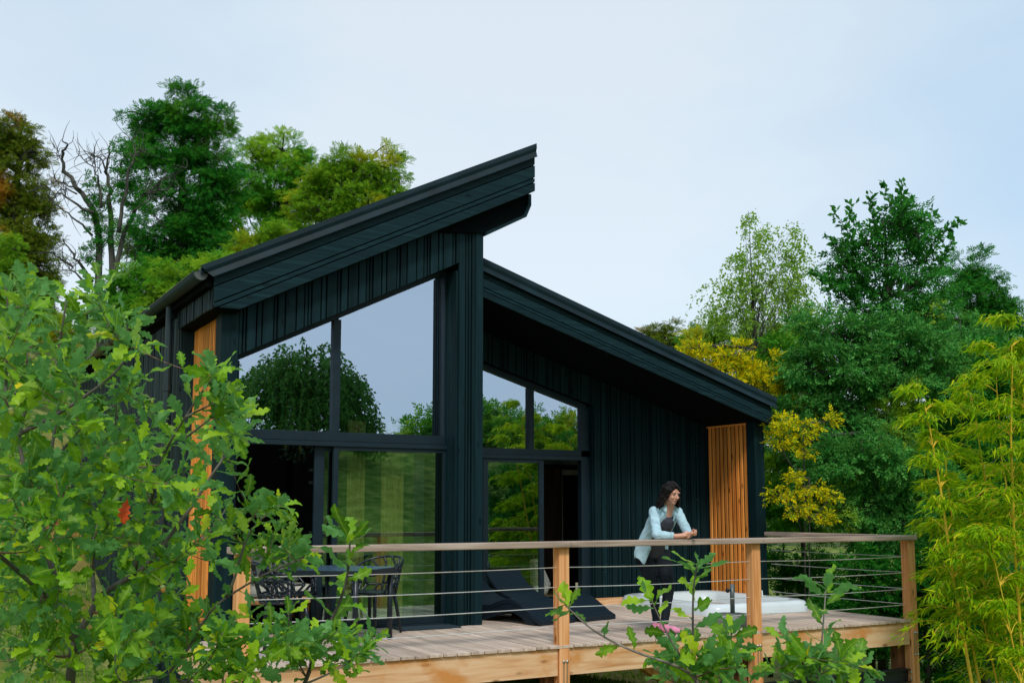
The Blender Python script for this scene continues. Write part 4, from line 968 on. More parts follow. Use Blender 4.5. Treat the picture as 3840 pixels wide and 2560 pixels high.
    for tip, st in (((2030,425),(2045,560)),((2070,420),(2065,560)),((1955,470),(2000,580)),((1915,485),(1975,600)),((2095,455),(2080,560)),((2145,490),(2100,590)),((2205,510),(2120,620)),((2185,545),(2130,640)),((1905,545),(1970,640)),((1900,640),(1970,700)),((1870,625),(1950,700)),((2000,450),(2020,560)),((2120,500),(2090,600))):
        p = curve(atd(*st, 18), atd(*tip, 18+rng.uniform(-.6, .6)), 14, .03, .06); b.tube(p, [.012*(1-.06*i) for i in range(14)], 4, cap=False)
        for i in range(1, 14):
            n = 6; P = np.repeat(p[i][None], n, 0)+rng.standard_normal((n, 3))*.03; D = nrm(np.array(p[i]-p[i-1]))
            parts.append(inst(RH, P, nrm(D*.8+rand_unit(n)*1.0), nrm(rand_unit(n)+np.array([0, 0, .6])), rng.uniform(.09, .15, n)))
    V, F = cat(parts); oak_t = bpy.data.objects['dark_oak_tree']; link('leafy_shoots', np_mesh('leafy_shoots', V, F), M_oakfar, oak_t); b.build('shoot_stems', M_barkfar, oak_t)
    tree('maple_tree', 'rounded green tree behind the dark oak, at the right above the bamboo', 'tree', 26,
         [(2245,625,52,50),(2210,690,70,55),(2280,720,60,60),(2190,760,90,60),(2310,780,60,60)], M_fol_dark, .19, 3.4, SPR, la=.2, tr=.14, lo=.3)
    # birch: hanging strings of small leaves
    def birch(name, label, category, depth, strands, leafs, W, base, mt, n_str, ln, group=None, tr=.09, bk=None, per=22):
        bx, by = base; g = float(gz(bx, by))-.1; t = thing(name, label, category, (bx, by, g), group); b = MB(); Ps, Ys = [], []
        C = np.mean([c for c, r in W], 0); zt = max(c[2]+r[2] for c, r in W); tp = max(W, key=lambda q: q[0][2])[0]
        tk = [np.array([bx+(tp[0]-bx)*q, by+(tp[1]-by)*q, g+(zt-g)*q]) for q in np.linspace(0, 1, 9)]
        b.tube(tk, [tr*(1-.92*i/8) for i in range(9)], 7)
        ar = np.array([r[0]*r[2] for c, r in W]); ar = ar/ar.sum()
        for _ in range(n_str):
            c, r = W[rng.choice(len(W), p=ar)]; d = rand_unit(1)[0]; e = c+d*r*rng.uniform(.3, 1.08)
            q = min(max((e[2]-g)/(zt-g)-.16, .1), .95); s_ = tk[int(q*8)]*(1-(q*8 % 1))+tk[min(8, int(q*8)+1)]*(q*8 % 1)
            if _ % 4 == 0: b.tube(curve(s_, e, 6, .10, .03), [tr*.14, tr*.11, tr*.08, tr*.06, tr*.05, tr*.04], 4, cap=False)
            L = ln*rng.uniform(.5, 1.3); hv = nrm(np.array([e[0]-s_[0], e[1]-s_[1], .25*abs(e[2]-s_[2])+.05])+rng.standard_normal(3)*.1)
            tt = np.linspace(0, 1, per)[:, None]; pth = e+hv*L*.55*tt+np.array([0, 0, -1])*L*.8*tt**2
            Ps.append(pth+rng.standard_normal(pth.shape)*.03); Ys.append(nrm(hv*(1-tt)+np.array([0, 0, -1.])*(.3+tt)+rng.standard_normal(pth.shape)*.6))
            if _ % 3 == 0: b.tube([pth[0], pth[per//2], pth[-1]], [tr*.04, tr*.03, tr*.02], 3, cap=False)
        P = np.concatenate(Ps); Y = np.concatenate(Ys)
        V, F = inst(RH, P, Y, rand_unit(len(P))+np.array([0, 0, .3]), leafs*rng.uniform(.7, 1.2, len(P)))
        link('crown', np_mesh('crown', V, F), mt, t); b.build('trunk', bk or M_barkfar, t, smooth=True); return t
    W = [wblob(b_, 20) for b_ in ((1740,545,38,38),(1730,600,75,45),(1810,580,34,50),(1700,660,80,45),(1790,650,75,50),(1745,720,110,55),(1660,720,55,35),(1830,720,60,50),(1720,510,14,26),(1817,530,12,26))]
    c = atd(1750, 800, 20); birch('birch_tree', 'airy light green birch with hanging twigs, left of the dark oak', 'tree', 20, 0, .064, W, (c[0], c[1]), M_birch, 460, .6, tr=.055)
    R_ = 'shrubs and small trees right of the house'
    tree('willow_shrub', 'grey green broadleaf shrub mass directly under the dark oak', 'shrub', 17,
         [(1890,760,90,55),(2000,790,90,60),(2110,800,90,60),(1860,840,80,60),(1960,860,100,60),(2070,880,100,60),(2180,860,80,60),(1900,930,80,60),(2010,960,100,60)], M_willow, .13, 4.2, SPR2, la=.35, tr=.09, group=R_, lo=.3)
    tree('willow_shrub', 'shaded green shrub behind the bamboo at the right edge', 'shrub', 18,
         [(2250,840,90,70),(2330,900,70,80),(2200,960,100,70),(2300,1040,90,80),(2180,1080,90,70),(2270,1160,110,80),(2150,1190,90,80)], M_fol_dark, .14, 4.2, SPR2, la=.35, tr=.09, group=R_, lo=.3)
    tree('willow_shrub', 'dark shrub filling the space between the house corner and the bamboo', 'shrub', 16,
         [(1830,1000,80,70,1),(1930,1060,90,70),(2040,1060,100,70),(2120,1100,80,80),(1990,1160,100,60),(2080,1200,90,70),(1880,1140,70,60,1),(2000,1240,80,50)], M_willow, .12, 4.0, SPR2, la=.35, tr=.08, group=R_, lo=.3)
    tree('willow_shrub', 'low dark shrub under the cables of the side railing', 'shrub', 15.5,
         [(1980,1310,80,50),(2080,1330,80,60),(2180,1300,80,70),(1930,1390,80,40),(2050,1410,90,50),(2160,1420,100,70),(2280,1330,90,90),(2300,1450,110,80),(2180,1520,90,50),(2040,1480,80,40)], M_fol_dark, .11, 4.2, SPR2, la=.35, tr=.06, group=R_, lo=.3)
    tree('golden_shrub', 'yellow leaved shrub showing over the low end of the right roof', 'shrub', 17.5,
         [(1640,830,50,34),(1700,820,60,38),(1760,860,52,38),(1810,900,48,34),(1720,880,60,38),(1590,800,34,24),(1850,950,40,24)], M_yellow, .12, 3.4, SPR2, la=.35, tr=.06, lo=.2, group='yellow leaved shrubs')
    tree('golden_shrub', 'yellow green shrub beside the black corner post, under the roof tip', 'shrub', 15.5,
         [(1795,965,44,26),(1850,985,46,24),(1905,965,28,14),(1790,1010,38,20),(1850,1035,34,14)], M_yellow, .10, 1.7, SPR2, la=.35, tr=.02, lo=.2, group='yellow leaved shrubs')
    tree('golden_shrub', 'lowest yellow shrub, just above the far end of the side railing', 'shrub', 15,
         [(1820,1095,34,14),(1790,1135,36,16),(1860,1120,40,16),(1905,1140,28,12),(1840,1165,50,14),(1895,1185,34,12)], M_yellow, .09, 1.9, SPR2, la=.35, tr=.02, lo=.2, group='yellow leaved shrubs')
    tree('willow_shrub', 'tall green shrub close behind the black corner post, mixed with yellow sprays', 'shrub', 19.5,
         [(1800,820,90,55),(1760,920,70,60),(1860,900,80,60),(1780,1010,70,60),(1850,1000,80,60),(1790,1110,70,60),(1870,1110,80,60),(1800,1190,70,36),(1890,1200,80,40),(1930,1000,80,70),(1950,1110,70,60),(1740,860,60,50)], M_fol_mid, .13, 3.8, SPR2, la=.35, tr=.05, group=R_, lo=.3)
    tree('willow_shrub', 'dense shrub under the maple, high behind the bamboo tips', 'shrub', 21,
         [(2120,730,80,55),(2200,790,90,60),(2290,810,80,60),(2340,850,60,80),(2100,860,90,60),(2240,900,100,70),(2150,960,100,60)], M_willow, .14, 3.6, SPR2, la=.35, tr=.06, group=R_, lo=.3)
    tree('willow_shrub', 'thin low shrub in front of the lawn, seen between the side cables', 'shrub', 18,
         [(1800,1330,60,30),(1880,1290,60,30),(1900,1370,60,34),(1800,1390,60,24),(1770,1260,40,40),(1850,1330,70,50)], M_fol_dark, .11, 3.2, SPR2, la=.35, tr=.03, group=R_, lo=.3)
    tree('hazel_bush', 'olive green bush between the birch and the yellow shrub', 'bush', 24,
         [(1640,770,55,34),(1720,780,70,40),(1810,780,70,40),(1600,790,30,28)], M_fol_ol, .15, 3.6, SPR, la=.2, tr=.07, lo=.3)
    tree('far_tree', 'small rusty distant tree peeping over the right roof slope', 'tree', 55,
         [(1510,775,34,26),(1545,770,34,28),(1480,765,24,14),(1570,790,30,24)], M_fol_rust, .26, 3, SPR, la=.2, tr=.15, lo=.3)
    tree('far_tree', 'small dark distant tree between the rusty one and the birch', 'tree', 45,
         [(1595,775,22,26),(1620,800,34,30),(1575,800,28,22)], M_fol_dark, .22, 3, SPR, la=.2, tr=.12, lo=.3)
    for k, (x0_, y0_, x1_, y1_, dd, lb) in enumerate(((1845,1420,1832,1180,19,'crooked grey sapling trunk seen through the side cables'),(1795,1400,1800,1240,21,'thin straight sapling stem left of the crooked one'))):
        a = atd(x0_, y0_, dd); e = atd(x1_, y1_, dd); g = float(gz(a[0], a[1])); t = thing('sapling', lb, 'tree', (a[0], a[1], g))
        MB().tube(curve((a[0], a[1], g), e, 8, 0, .05), [.04*(1-.06*i) if k == 0 else .02 for i in range(8)], 7).build('trunk', M_barkfar, t, smooth=True)
        (V, F), _ = leaves_for([(e+np.array([0, 0, .2]), np.array([.6, .6, .4]))], SPR2, .12, 1.2, lo=.1, la=.35); link('crown', np_mesh('crown', V, F), M_fol_mid, t)
    tree('far_woodland', 'far belt of trees beyond the lawn at the right', 'tree', 62,
         [(x_, 1150+20*math.sin(x_), 60, 75) for x_ in range(1740, 2400, 75)]+[(x_, 1030+20*math.sin(x_), 70, 90) for x_ in range(1880, 2400, 80)], M_fol_dark, .34, 3.2, SPR2, la=.35, tr=.2, lo=.3)
    # --- bamboo
    def bamboo(label, pts, depth, top, r, seed, reach=1.0, lo=.25, nbr=4, dens=1., group='golden bamboo at the right'):
        rr = np.random.default_rng(seed); P = [atd(x, y, depth+.0) for x, y in pts]
        g = float(gz(P[0][0], P[0][1]))-.1
        if P[0][2] > g: d = (P[0]-P[1])/abs(P[1][2]-P[0][2]); P = [P[0]+d*(P[0][2]-g)]+P
        t = thing('bamboo', label, 'bamboo', tuple(P[0]), group)
        # dense path
        Q = []; seg = []
        for i in range(len(P)-1):
            n = max(2, int(np.linalg.norm(P[i+1]-P[i])/.22))
            for k in range(n): Q.append(P[i]+(P[i+1]-P[i])*k/n)
        Q.append(P[-1]); m = len(Q); b = MB(); pts_, rad = [], []
        for i in range(m-1):
            q0 = r*(1-.8*i/m)
            pts_ += [Q[i], Q[i]+(Q[i+1]-Q[i])*.05, Q[i]+(Q[i+1]-Q[i])*.1]; rad += [q0*1.15, q0*1.15, q0]
        b.tube(pts_, rad, 7); b.build('culm', M_culm, t, smooth=True)
        Pl, Yl, Sl = [], [], []; tw = MB()
        az = rr.uniform(0, 6)
        for i in range(int(m*lo), m):
            f = (i/m-lo)/(1-lo); Lb = reach*(.85-.45*f)*(1-.45*max(0, f-.8)/.2); az += PI+rr.uniform(-.5, .5)
            for _ in range(nbr+1):
                an = az+rr.uniform(-.75, .75) if _ else az; h = np.array([math.cos(an), math.sin(an), 0]); L = Lb*rr.uniform(.45, 1.15)
                S_ = np.linspace(0, 1, 7)[:, None]; pth = Q[i]+h*L*S_+np.array([0, 0, 1])*(L*.95*S_-L*.85*S_**2.2)
                tw.tube(list(pth), [.006, .005, .0045, .004, .003, .003, .002], 4, cap=False)
                for j in range(2, 7):
                    n = int(rr.integers(6, 12)*dens); o = pth[j]+rr.standard_normal((n, 3))*np.array([.045, .045, .025])*(reach)
                    y = nrm(h*.9+np.array([0, 0, -.42])+rr.standard_normal((n, 3))*np.array([.6, .6, .3]))
                    Pl.append(o); Yl.append(y); Sl.append(rr.uniform(.08, .165, n))
        Pl = np.concatenate(Pl); Yl = np.concatenate(Yl); Sl = np.concatenate(Sl)
        Nl = nrm(rr.standard_normal(Pl.shape)*.5+np.array([0, 0, 1.]))
        L2 = (LAN[0]*np.array([1.6, 1, 1]), LAN[1]); V, F = inst(L2, Pl, Yl, Nl, Sl)
        link('leaves', np_mesh('leaves', V, F), M_bamboo, t); tw.build('twigs', M_culm, t); return t
    bamboo('leaning golden bamboo culm with leaves spreading to its left, nearest the railing', [(2232,1568),(2190,1330),(2160,1120),(2135,980),(2118,905)], 12.2, 0, .024, 3, .95, .38, 4)
    bamboo('second thin bamboo culm leaning close beside the first one', [(2250,1568),(2205,1330),(2178,1120),(2165,1000)], 12.5, 0, .018, 4, .6, .5, 2)
    bamboo('tall bamboo with yellow leaf sprays reaching highest at the right edge', [(2352,1568),(2330,1250),(2322,1000),(2325,850),(2322,745)], 12.0, 0, .022, 5, 1.0, .3, 4)
    bamboo('bamboo between the leaning culm and the tallest one, behind both', [(2330,1568),(2290,1350),(2262,1100),(2240,960),(2225,880)], 13.0, 0, .018, 6, .95, .35, 3)
    bamboo('pale bare lower bamboo stem right of the leaning pair', [(2290,1568),(2262,1440),(2240,1330)], 12.2, 0, .016, 7, .5, .7, 2)
    bamboo('bamboo cut by the right edge of the photo, leaning inward', [(2420,1568),(2390,1250),(2365,1000),(2345,880),(2338,820)], 12.3, 0, .02, 8, 1.0, .3, 4)
    bamboo('low leafy bamboo at the bottom right corner', [(2345,1568),(2310,1400),(2285,1290),(2275,1230)], 11.6, 0, .012, 9, .8, .2, 4)
    bamboo('bamboo with a feathery head standing behind the tallest culm', [(2380,1568),(2345,1300),(2300,1050),(2290,900),(2285,800)], 13.6, 0, .018, 12, 1.0, .3, 3)
    bamboo('bushy bamboo low behind the two leaning culms', [(2310,1568),(2280,1400),(2235,1250),(2215,1120)], 13.2, 0, .014, 13, .9, .15, 3)
    # --- trees on the meadow facing the house (seen in the glass)
    W = [(np.array([x, y, z]), np.array([rx, rx, rz])) for x, y, z, rx, rz in ((12.2,-12.6,6.2,1.5,.9),(10.9,-12.4,5.6,1.2,.9),(13.2,-12.8,5.5,1.2,.9),(12,-12.5,4.9,2.0,1.0),(14,-12.6,4.4,.9,.7))]
    birch('weeping_willow', 'weeping tree on the meadow, mirrored dark in the tall left glazing', 'tree', 0, 0, .15, W, (12.2, -12.6), M_weep, 1000, 1.3, tr=.2)
    G_ = 'trees mirrored in the windows'
    for k, (x, y, z, r_, mt, lb) in enumerate(((19.5,-17,5.0,1.5,M_fol_mid,'small light tree mirrored low in the wide upper pane'),(23.5,-18,6.2,1.9,M_fol_mid,'tree mirrored at the right edge of the wide upper pane'),
        (26,-19,4.9,2.3,M_fol_dark,'dark tree mirrored in the upper right pane'),(29.5,-20,5.0,2.4,M_fol_ol,'olive tree mirrored in the small right pane'),(33,-21,5.2,2.6,M_fol_dark,'dark tree beyond the meadow, right of the mirrored ones'),(6,-24,6,3,M_fol_dark,'tree on the ridge behind the weeping tree'))):
        g = float(gz(x, y)); Wb = [(np.array([x+dx*r_, y+dy*r_, g+(z-g)*.55+dz*r_]), np.array([r_*.7, r_*.7, r_*.5])) for dx, dy, dz in ((0,0,.25),(-.6,0,-.1),(.6,.2,-.1),(0,.5,-.3),(.1,-.4,0))]
        tree('meadow_tree', lb, 'tree', 0, None, mt, .3, 2.6, SPR2, la=.35, base=(x, y), tr=.12, world=Wb, group=G_, lo=.3)
    tree('dark_shrub', 'dark shrub beyond the deck corner, mirrored in the right sliding door', 'shrub', 0, None, M_oakfar, .2, 3.4, SPR2, la=.35, base=(18.6, -5.5), tr=.08, group=G_, lo=.3,
         world=[(np.array([x, y, z]), np.array([1.3, 1.0, .9])) for x, y, z in ((17, -4.6, .6), (18.6, -5.4, .8), (20.3, -6.2, .7), (17.6, -5, 1.9), (19.5, -5.8, 2.0), (22, -7, 1.0), (21.4, -6.6, 2.2))])
    # grass under and beside the deck
    n = 26000; X = rng.uniform(-6, 12, n); Y = rng.uniform(9.6, 22, n); keep = ~((X > 2.8) & (X < 10.8) & (Y > 13)); 
    pat = np.array([noise.noise(Vector((x*.7, y*.7, 0))) for x, y in zip(X, Y)]); keep &= (pat > -.1)|(X > 4.5); X = X[keep]; Y = Y[keep]; n = len(X)
    n2 = 16000; X = np.concatenate([X, rng.uniform(4.8, 9, n2)]); Y = np.concatenate([Y, rng.uniform(9.5, 13, n2)]); n = len(X)
    P = np.stack([X, Y, gz(X, Y)-.01], -1); Yd = nrm(rng.standard_normal((n, 3))*np.array([.5, .5, .1])+np.array([0, 0, 1]))
    V, F = inst((LAN[0]*np.array([1.2, 1, 1]), LAN[1]), P, Yd, rand_unit(n), rng.uniform(.06, .18, n)); tag(link('grass', np_mesh('grass', V, F), M_grass), 'rough green grass growing under and beside the deck', 'grass', kind='stuff')
# ------------------------------------------------------------------ young oaks in front
def seg_pts(pl, step=.03):
    P = [pl[0]]
    for i in range(len(pl)-1):
        n = max(1, int(np.linalg.norm(pl[i+1]-pl[i])/step))
        for k in range(1, n+1): P.append(pl[i]+(pl[i+1]-pl[i])*k/n)
    return P
def smooth_path(P, it=6):
    P = np.array(P)
    for _ in range(it): P[1:-1] = P[1:-1]*.5+(P[:-2]+P[2:])*.25
    return P
class Oak:
    def __init__(s, name, label, base, group):
        s.t = thing(name, label, 'oak sapling', base, group); s.b = MB(); s.tw = MB(); s.L = [[] for _ in OAK]; s.Ly = []
        s.nodes = []; s.rad = []
    def branch(s, px, ds, r0, r1, leafy=(.35, 1), sp=.045, size=.105, start=None, tip=True, twig=False):
        P = [at(x, y, d=d) for (x, y), d in zip(px, ds)] if px is not None else start
        P = smooth_path(seg_pts(P)); m = len(P); R = [r0+(r1-r0)*i/(m-1) for i in range(m)]
        (s.tw if twig else s.b).tube(list(P), R, 6 if not twig else 5)
        for i in range(0, m, 3): s.nodes.append(P[i]); s.rad.append(R[i])
        s.leafs(P, leafy, sp, size, tip); return P
    def leafs(s, P, leafy, sp, size, tip=True):
        m = len(P); L = np.linalg.norm(P[-1]-P[0])+1e-6; step = max(1, int(sp/.03)); ph = rng.uniform(0, 6)
        for k, i in enumerate(range(int(leafy[0]*m), int(leafy[1]*m), step)):
            if i >= m-1: break
            D = nrm(P[min(i+1, m-1)]-P[max(i-1, 0)]); ph += 2.4; s.put(P[i], D, ph, size*rng.uniform(.65, 1.12), .55)
        if tip:
            D = nrm(P[-1]-P[max(m-4, 0)]); n = rng.integers(4, 7)
            for k in range(n): s.put(P[-1]-D*.008*k, D, ph+k*2*PI/n, size*rng.uniform(.7, 1.15), .25 if k % 2 else .7)
    def put(s, p, D, ph, size, spread):
        a = np.cross(D, [0, 0, 1.]); a = nrm(a) if np.linalg.norm(a) > .1 else np.array([1., 0, 0]); b = np.cross(D, a)
        rad = a*math.cos(ph)+b*math.sin(ph); Y = nrm(D*(1.05-spread)+rad*(.45+spread)+np.array([0, 0, .10])+rng.standard_normal(3)*.15)
        Nn = nrm(np.array([0, 0, 1.])*.75+D*.35-rad*.1+rng.standard_normal(3)*.6)
        k = rng.integers(0, len(OAK)); s.L[k].append((p, Y, Nn, size))
    def fill(s, poly, n, d0, d1, size=.12, maxl=.55, bias=None, nleaf=.24):
        xs = [p[0] for p in poly]; ys = [p[1] for p in poly]; T = []
        def inside(x, y):
            c = False; j = len(poly)-1
            for i in range(len(poly)):
                if (poly[i][1] > y) != (poly[j][1] > y) and x < (poly[j][0]-poly[i][0])*(y-poly[i][1])/(poly[j][1]-poly[i][1])+poly[i][0]: c = not c
                j = i
            return c
        while len(T) < n:
            x, y = rng.uniform(min(xs), max(xs)), rng.uniform(min(ys), max(ys))
            if inside(x, y) and (bias is None or rng.random() < bias(x, y)): T.append(atd(x, y, rng.uniform(d0, d1)))
        T = np.array(T); N_ = np.array(s.nodes); dist = np.array([np.min(np.linalg.norm(N_-t, axis=1)) for t in T])
        for t in T[np.argsort(dist)]:
            N_ = np.array(s.nodes); q = N_-t; dd = np.linalg.norm(q, axis=1)+.6*np.clip(q[:, 2], 0, 9); i = int(np.argmin(dd)); st = N_[i]
            P = smooth_path(seg_pts([st, st+(t-st)*.5+np.array([0, 0, -.03])*np.linalg.norm(t-st), t+np.array([0, 0, .03])]), 8)
            r = min(s.rad[i]*.6, .006); m = len(P); s.tw.tube(list(P), [max(.0013, r*(1-.75*k/max(1, m-1))) for k in range(m)], 5, cap=False)
            for k in range(2, m, 2): s.nodes.append(P[k]); s.rad.append(max(.002, r*(1-.75*k/m)))
            Ln = max(np.linalg.norm(t-st), .05); s.leafs(P, (max(0, 1-nleaf/Ln), 1), .045, size, True)
    def done(s, yellow_frac=.035):
        P1, P2, vA, vB = [], [], [], []
        for k, (tv, tf, ve) in enumerate(OAK):
            if not s.L[k]: continue
            A = s.L[k]; y = rng.random(len(A)) < yellow_frac
            for sel, PP, vv in ((~y, P1, vA), (y, P2, vB)):
                B = [a for a, q in zip(A, sel) if q]
                if not B: continue
                P = np.array([a[0] for a in B]); Y = np.array([a[1] for a in B]); Nn = np.array([a[2] for a in B]); S_ = np.array([a[3] for a in B])
                PP.append(inst((tv, tf), P, Y, Nn, S_)); vv.append(np.tile(ve, len(B)))
        for PP, vv, mt, nm in ((P1, vA, M_oak, 'crown'), (P2, vB, M_oaky, 'yellow_leaves')):
            if not PP: continue
            V, F = cat(PP); me = np_mesh(nm, V, F, True); a = me.attributes.new('vein', 'FLOAT', 'POINT'); a.data.foreach_set('value', np.concatenate(vv).astype(np.float32)); link(nm, me, mt, s.t)
        s.b.build('trunk', M_bark, s.t, smooth=True); s.tw.build('twigs', M_twig, s.t, smooth=True)
    def acorn(s, px, py, d, sz, green=False, ang=.2):
        c = at(px, py, d=d); m1 = plain('acorn_nut', (.30, .33, .05) if green else (.42, .18, .05), .35); m2 = plain('acorn_cup', (.20, .24, .07), .7, sc=60)
        nut = MB().lathe([(0, -1.25), (.12, -1.2), (.42, -.9), (.5, -.4), (.5, .0), (0, 0)], (0, 0, 0), 14); cup = MB().lathe([(.54, -.22), (.56, .0), (.48, .28), (.2, .42), (.0, .44)], (0, 0, 0), 14)
        for q in (nut, cup): q.v = [(c[0]+sz*(x*math.cos(ang)-z*math.sin(ang)), c[1]+sz*y, c[2]+sz*(z*math.cos(ang)+x*math.sin(ang))) for x, y, z in q.v]
        cup.tube([c+np.array([0, 0, sz*.4]), c+np.array([-.01, .02, sz*1.6]), c+np.array([-.03, .03, sz*2.6])], .0012, 4)
        o = nut.build('acorn', m1, s.t, smooth=True); cup.build('cup', m2, o, smooth=True)
GO = 'young oaks in the foreground'
g0 = at(265, 2560, d=3.9)
oakA = Oak('young_oak', 'bushy young oak filling the lower left corner with lobed leaves', (g0[0], g0[1], float(gz(g0[0], g0[1]))-.1), GO)
gr = np.array([g0[0], g0[1], float(gz(g0[0], g0[1]))-.1])
oakA.branch(None, None, .022, .019, (2, 3), start=[gr, at(262, 2560, d=3.9)], tip=False)
oakA.branch([(262,2560),(275,2430),(280,2400)], [3.9,3.9,3.9], .019, .016, (2, 3), tip=False)
oakA.branch([(280,2400),(240,2330),(190,2250),(100,2170),(0,2080),(-60,2040)], [3.9,3.85,3.75,3.6,3.5,3.4], .012, .006, (.3, 1))
oakA.branch([(280,2400),(330,2330),(355,2250),(373,2213),(498,2168),(572,2103),(647,1994),(721,1899),(776,1810),(800,1760),(855,1695)], [3.9,3.9,3.95,4,4,4.0,4,4,4,4,4], .014, .004, (.3, 1))
oakA.branch([(250,2340),(200,2150),(150,1950),(110,1800),(60,1661),(70,1587),(119,1482),(184,1368),(250,1338)], [3.9,3.95,4,4,4,4,4,4,4], .014, .004, (.35, 1))
oakA.branch([(70,1627),(199,1567),(298,1497),(373,1448),(438,1408),(480,1340),(500,1300)], [4,3.95,3.9,3.9,3.9,3.9,3.9], .009, .003, (.3, 1))
oakA.branch([(184,1746),(240,1680),(298,1612),(340,1560)], [4.1,4.2,4.2,4.2], .007, .003, (.1, 1))
oakA.branch([(150,1950),(184,1746),(239,1398),(318,1368),(373,1318),(398,1268),(410,1200)], [4,4.1,4.1,4.1,4.1,4.1,4.1], .009, .003, (.4, 1))
oakA.branch([(215,1350),(225,1260),(245,1180),(250,1120)], [4.0,4.0,4,4], .005, .003, (.1, 1))
oakA.branch([(318,1368),(323,1200),(330,1110),(345,1085),(370,1040)], [4.1,4.1,4.1,4.1,4.1], .005, .003, (.35, 1), size=.12)
oakA.branch([(100,1500),(100,1300),(110,1200),(140,1090)], [4.3]*4, .006, .003, (.3, 1))
oakA.branch([(20,1500),(30,1250),(40,1120),(20,1070)], [3.7]*4, .006, .003, (.3, 1))
oakA.branch([(498,2168),(560,1900),(617,1687),(697,1562),(766,1448),(796,1418)], [4,3.8,3.7,3.6,3.6,3.6], .009, .003, (.3, 1), size=.105)
oakA.branch([(697,1562),(760,1530),(830,1500),(850,1490)], [3.6,3.6,3.6,3.6], .004, .002, (.2, 1))
oakA.branch([(697,1640),(760,1590),(830,1540)], [3.65,3.65,3.65], .004, .002, (.1, 1))
oakA.branch([(355,2250),(340,2060),(400,1850),(440,1700),(430,1560),(440,1480)], [3.9,4.2,4.3,4.3,4.3,4.3], .009, .003, (.3, 1))
oakA.branch([(572,2103),(700,2060),(800,1990),(850,1900)], [4,4.2,4.3,4.4], .007, .003, (.2, 1))
polyA = [(-30,670),(40,640),(110,650),(160,730),(215,690),(235,650),(275,660),(265,740),(325,745),(300,800),(345,795),(300,860),(340,900),(300,930),(380,960),(340,1000),(430,960),(470,860),(540,885),(520,940),(565,980),(540,1050),(470,1110),(500,1200),(560,1220),(500,1300),(520,1400),(440,1480),(420,1568),(-30,1568)]
hole = lambda x, y: (.12 if (x-235)**2/70**2+(y-1335)**2/45**2 < 1 or (x-150)**2/70**2+(y-1535)**2/45**2 < 1 or (x-120)**2/60**2+(y-950)**2/50**2 < 1 else (.55 if y < 850 else (.4 if x > 415 and 1040 < y < 1400 else (.7 if x > 330 else 1.))))
oakA.fill(polyA, 245, 3.3, 4.9, bias=hole, size=.10)
for px, py, d, s_, g_ in ((610, 2200, 3.5, .016, False), (383, 2290, 3.6, .017, False), (42, 1535, 3.4, .018, True), (570, 1500, 3.5, .009, True)): oakA.acorn(px, py, d, s_, g_)
oakA.done(.02)
# red withered leaf
tv, tf, ve = OAK[2]; p = at(480, 1860, d=3.35); V, F = inst((tv, tf), p[None], np.array([[-.25, 0, -1.]]), np.array([[-.3, -1, .2]]), .085)
link('withered_leaf', np_mesh('withered_leaf', V, F, True), M_dead, oakA.t)
g1 = at(1120, 2640, d=4.1)
oakB = Oak('young_oak', 'young oak shoots rising in front of the table and chairs', (g1[0], g1[1], float(gz(g1[0], g1[1]))-.1), GO)
gr = np.array([g1[0], g1[1], float(gz(g1[0], g1[1]))-.1])
oakB.branch(None, None, .014, .011, (2, 3), start=[gr, at(1120, 2620, d=4.1)], tip=False)
oakB.branch([(1120,2620),(1150,2540),(1201,2407),(1219,2353),(1257,2305),(1283,2239),(1305,2172),(1313,2075),(1312,2010)], [4.1]*9, .009, .003, (.25, 1), sp=.03, size=.14)
oakB.branch([(1120,2620),(900,2580),(700,2560),(597,2536),(697,2462),(770,2300),(806,2258),(920,2198),(985,2148),(1075,2120),(1140,2090)], [4.1,4,4,4,4,4,4,4,4,4,4], .009, .003, (.35, 1))
oakB.branch([(850,2240),(900,2120),(915,2005),(990,1925),(1060,1890)], [4,4,4,4,4], .006, .003, (.3, 1), size=.105)
oakB.branch([(1150,2540),(1100,2450),(1085,2390),(1082,2290)], [4.1,4,3.9,3.9], .004, .002, (.3, 1), size=.09)
oakB.branch([(1150,2560),(1250,2520),(1330,2470),(1370,2440),(1410,2390)], [4.1,4.1,4.1,4.1,4.1], .005, .002, (.3, 1), size=.09)
oakB.branch([(700,2560),(780,2480),(822,2420),(835,2370)], [4,3.6,3.5,3.5], .004, .002, (.3, 1), size=.095)
oakB.branch([(597,2536),(450,2560),(420,2500),(430,2430),(440,2400)], [4,3.4,3.3,3.3,3.3], .005, .002, (.3, 1), size=.095)
oakB.branch([(900,2580),(940,2500),(960,2440),(975,2400)], [4,3.7,3.6,3.6], .004, .002, (.2, 1), size=.09)
oakB.fill([(640,1240),(700,1265),(690,1300),(560,1330),(520,1260),(480,1180),(560,1150),(640,1150)], 16, 3.9, 4.3, size=.095)
oakB.fill([(420,1440),(560,1420),(700,1450),(880,1480),(850,1530),(740,1568),(400,1568)], 40, 3.5, 4.3, size=.095)
oakB.fill([(520,850),(560,880),(540,930),(575,980),(570,1040),(500,1080),(470,1000)], 3, 3.9, 4.3)
oakB.done(.05)
g2 = at(2640, 2640, d=4.2)
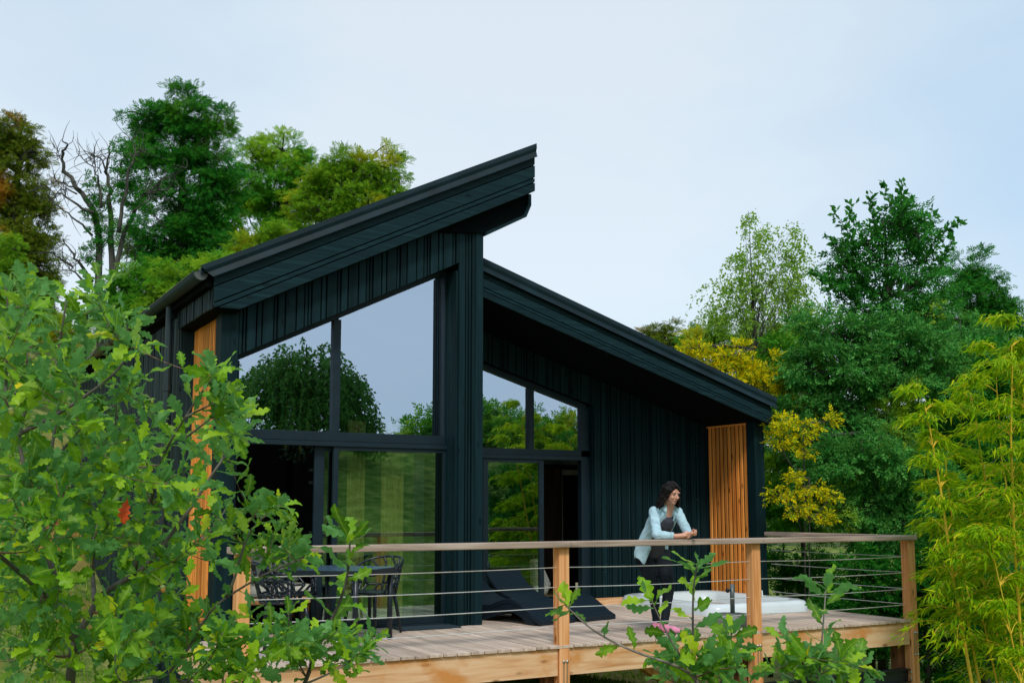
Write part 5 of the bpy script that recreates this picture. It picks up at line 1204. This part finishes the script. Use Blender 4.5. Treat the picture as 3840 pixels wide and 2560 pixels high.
oakC = Oak('young_oak', 'young oak with long arching shoots in front of the person and the white tub', (g2[0], g2[1], float(gz(g2[0], g2[1]))-.1), GO)
gr = np.array([g2[0], g2[1], float(gz(g2[0], g2[1]))-.1]); d = 4.2
oakC.branch(None, None, .013, .010, (2, 3), start=[gr, at(2640, 2620, d=d)], tip=False)
oakC.branch([(2640,2620),(2629,2559),(2595,2512),(2502,2482),(2404,2453),(2298,2406),(2204,2355),(2145,2295),(2119,2266)], [4.2]*9, .007, .0028, (.25, 1), sp=.06, size=.125)
oakC.branch([(2595,2512),(2540,2448),(2502,2380),(2472,2312),(2442,2249)], [4.2]*5, .0045, .0025, (.1, 1), sp=.045, size=.125)
oakC.branch([(2640,2620),(2600,2559),(2597,2368),(2600,2283),(2595,2198),(2608,2138),(2615,2120)], [4.25]*7, .006, .003, (.12, 1), sp=.03, size=.14)
oakC.branch([(2640,2620),(2720,2559),(2736,2495),(2748,2410),(2742,2370)], [4.3]*5, .005, .0025, (.2, 1), sp=.03, size=.12)
oakC.fill([(1520,1568),(1560,1500),(1640,1500),(1700,1520),(1740,1568)], 12, 4.1, 4.5)
oakC.done(.03)
g3 = at(3068, 2640, d=4.4)
oakD = Oak('young_oak', 'young oak shoot in front of the right end of the deck', (g3[0], g3[1], float(gz(g3[0], g3[1]))-.1), GO)
gr = np.array([g3[0], g3[1], float(gz(g3[0], g3[1]))-.1])
oakD.branch(None, None, .012, .008, (2, 3), start=[gr, at(3068, 2620, d=4.4)], tip=False)
oakD.branch([(3068,2620),(3068,2560),(3083,2407),(3088,2310),(3097,2238),(3097,2205)], [4.4]*6, .006, .0026, (.1, 1), sp=.035, size=.13)
oakD.branch([(3068,2600),(3034,2514),(2971,2422),(2942,2390)], [4.4]*4, .004, .002, (.2, 1), sp=.05, size=.10)
oakD.branch([(3068,2610),(2960,2540),(2880,2500)], [4.4]*3, .004, .002, (.2, 1), sp=.05, size=.10)
oakD.fill([(1780,1568),(1800,1530),(1900,1510),(1980,1540),(2000,1568)], 10, 4.2, 4.6)
oakD.done(.05)
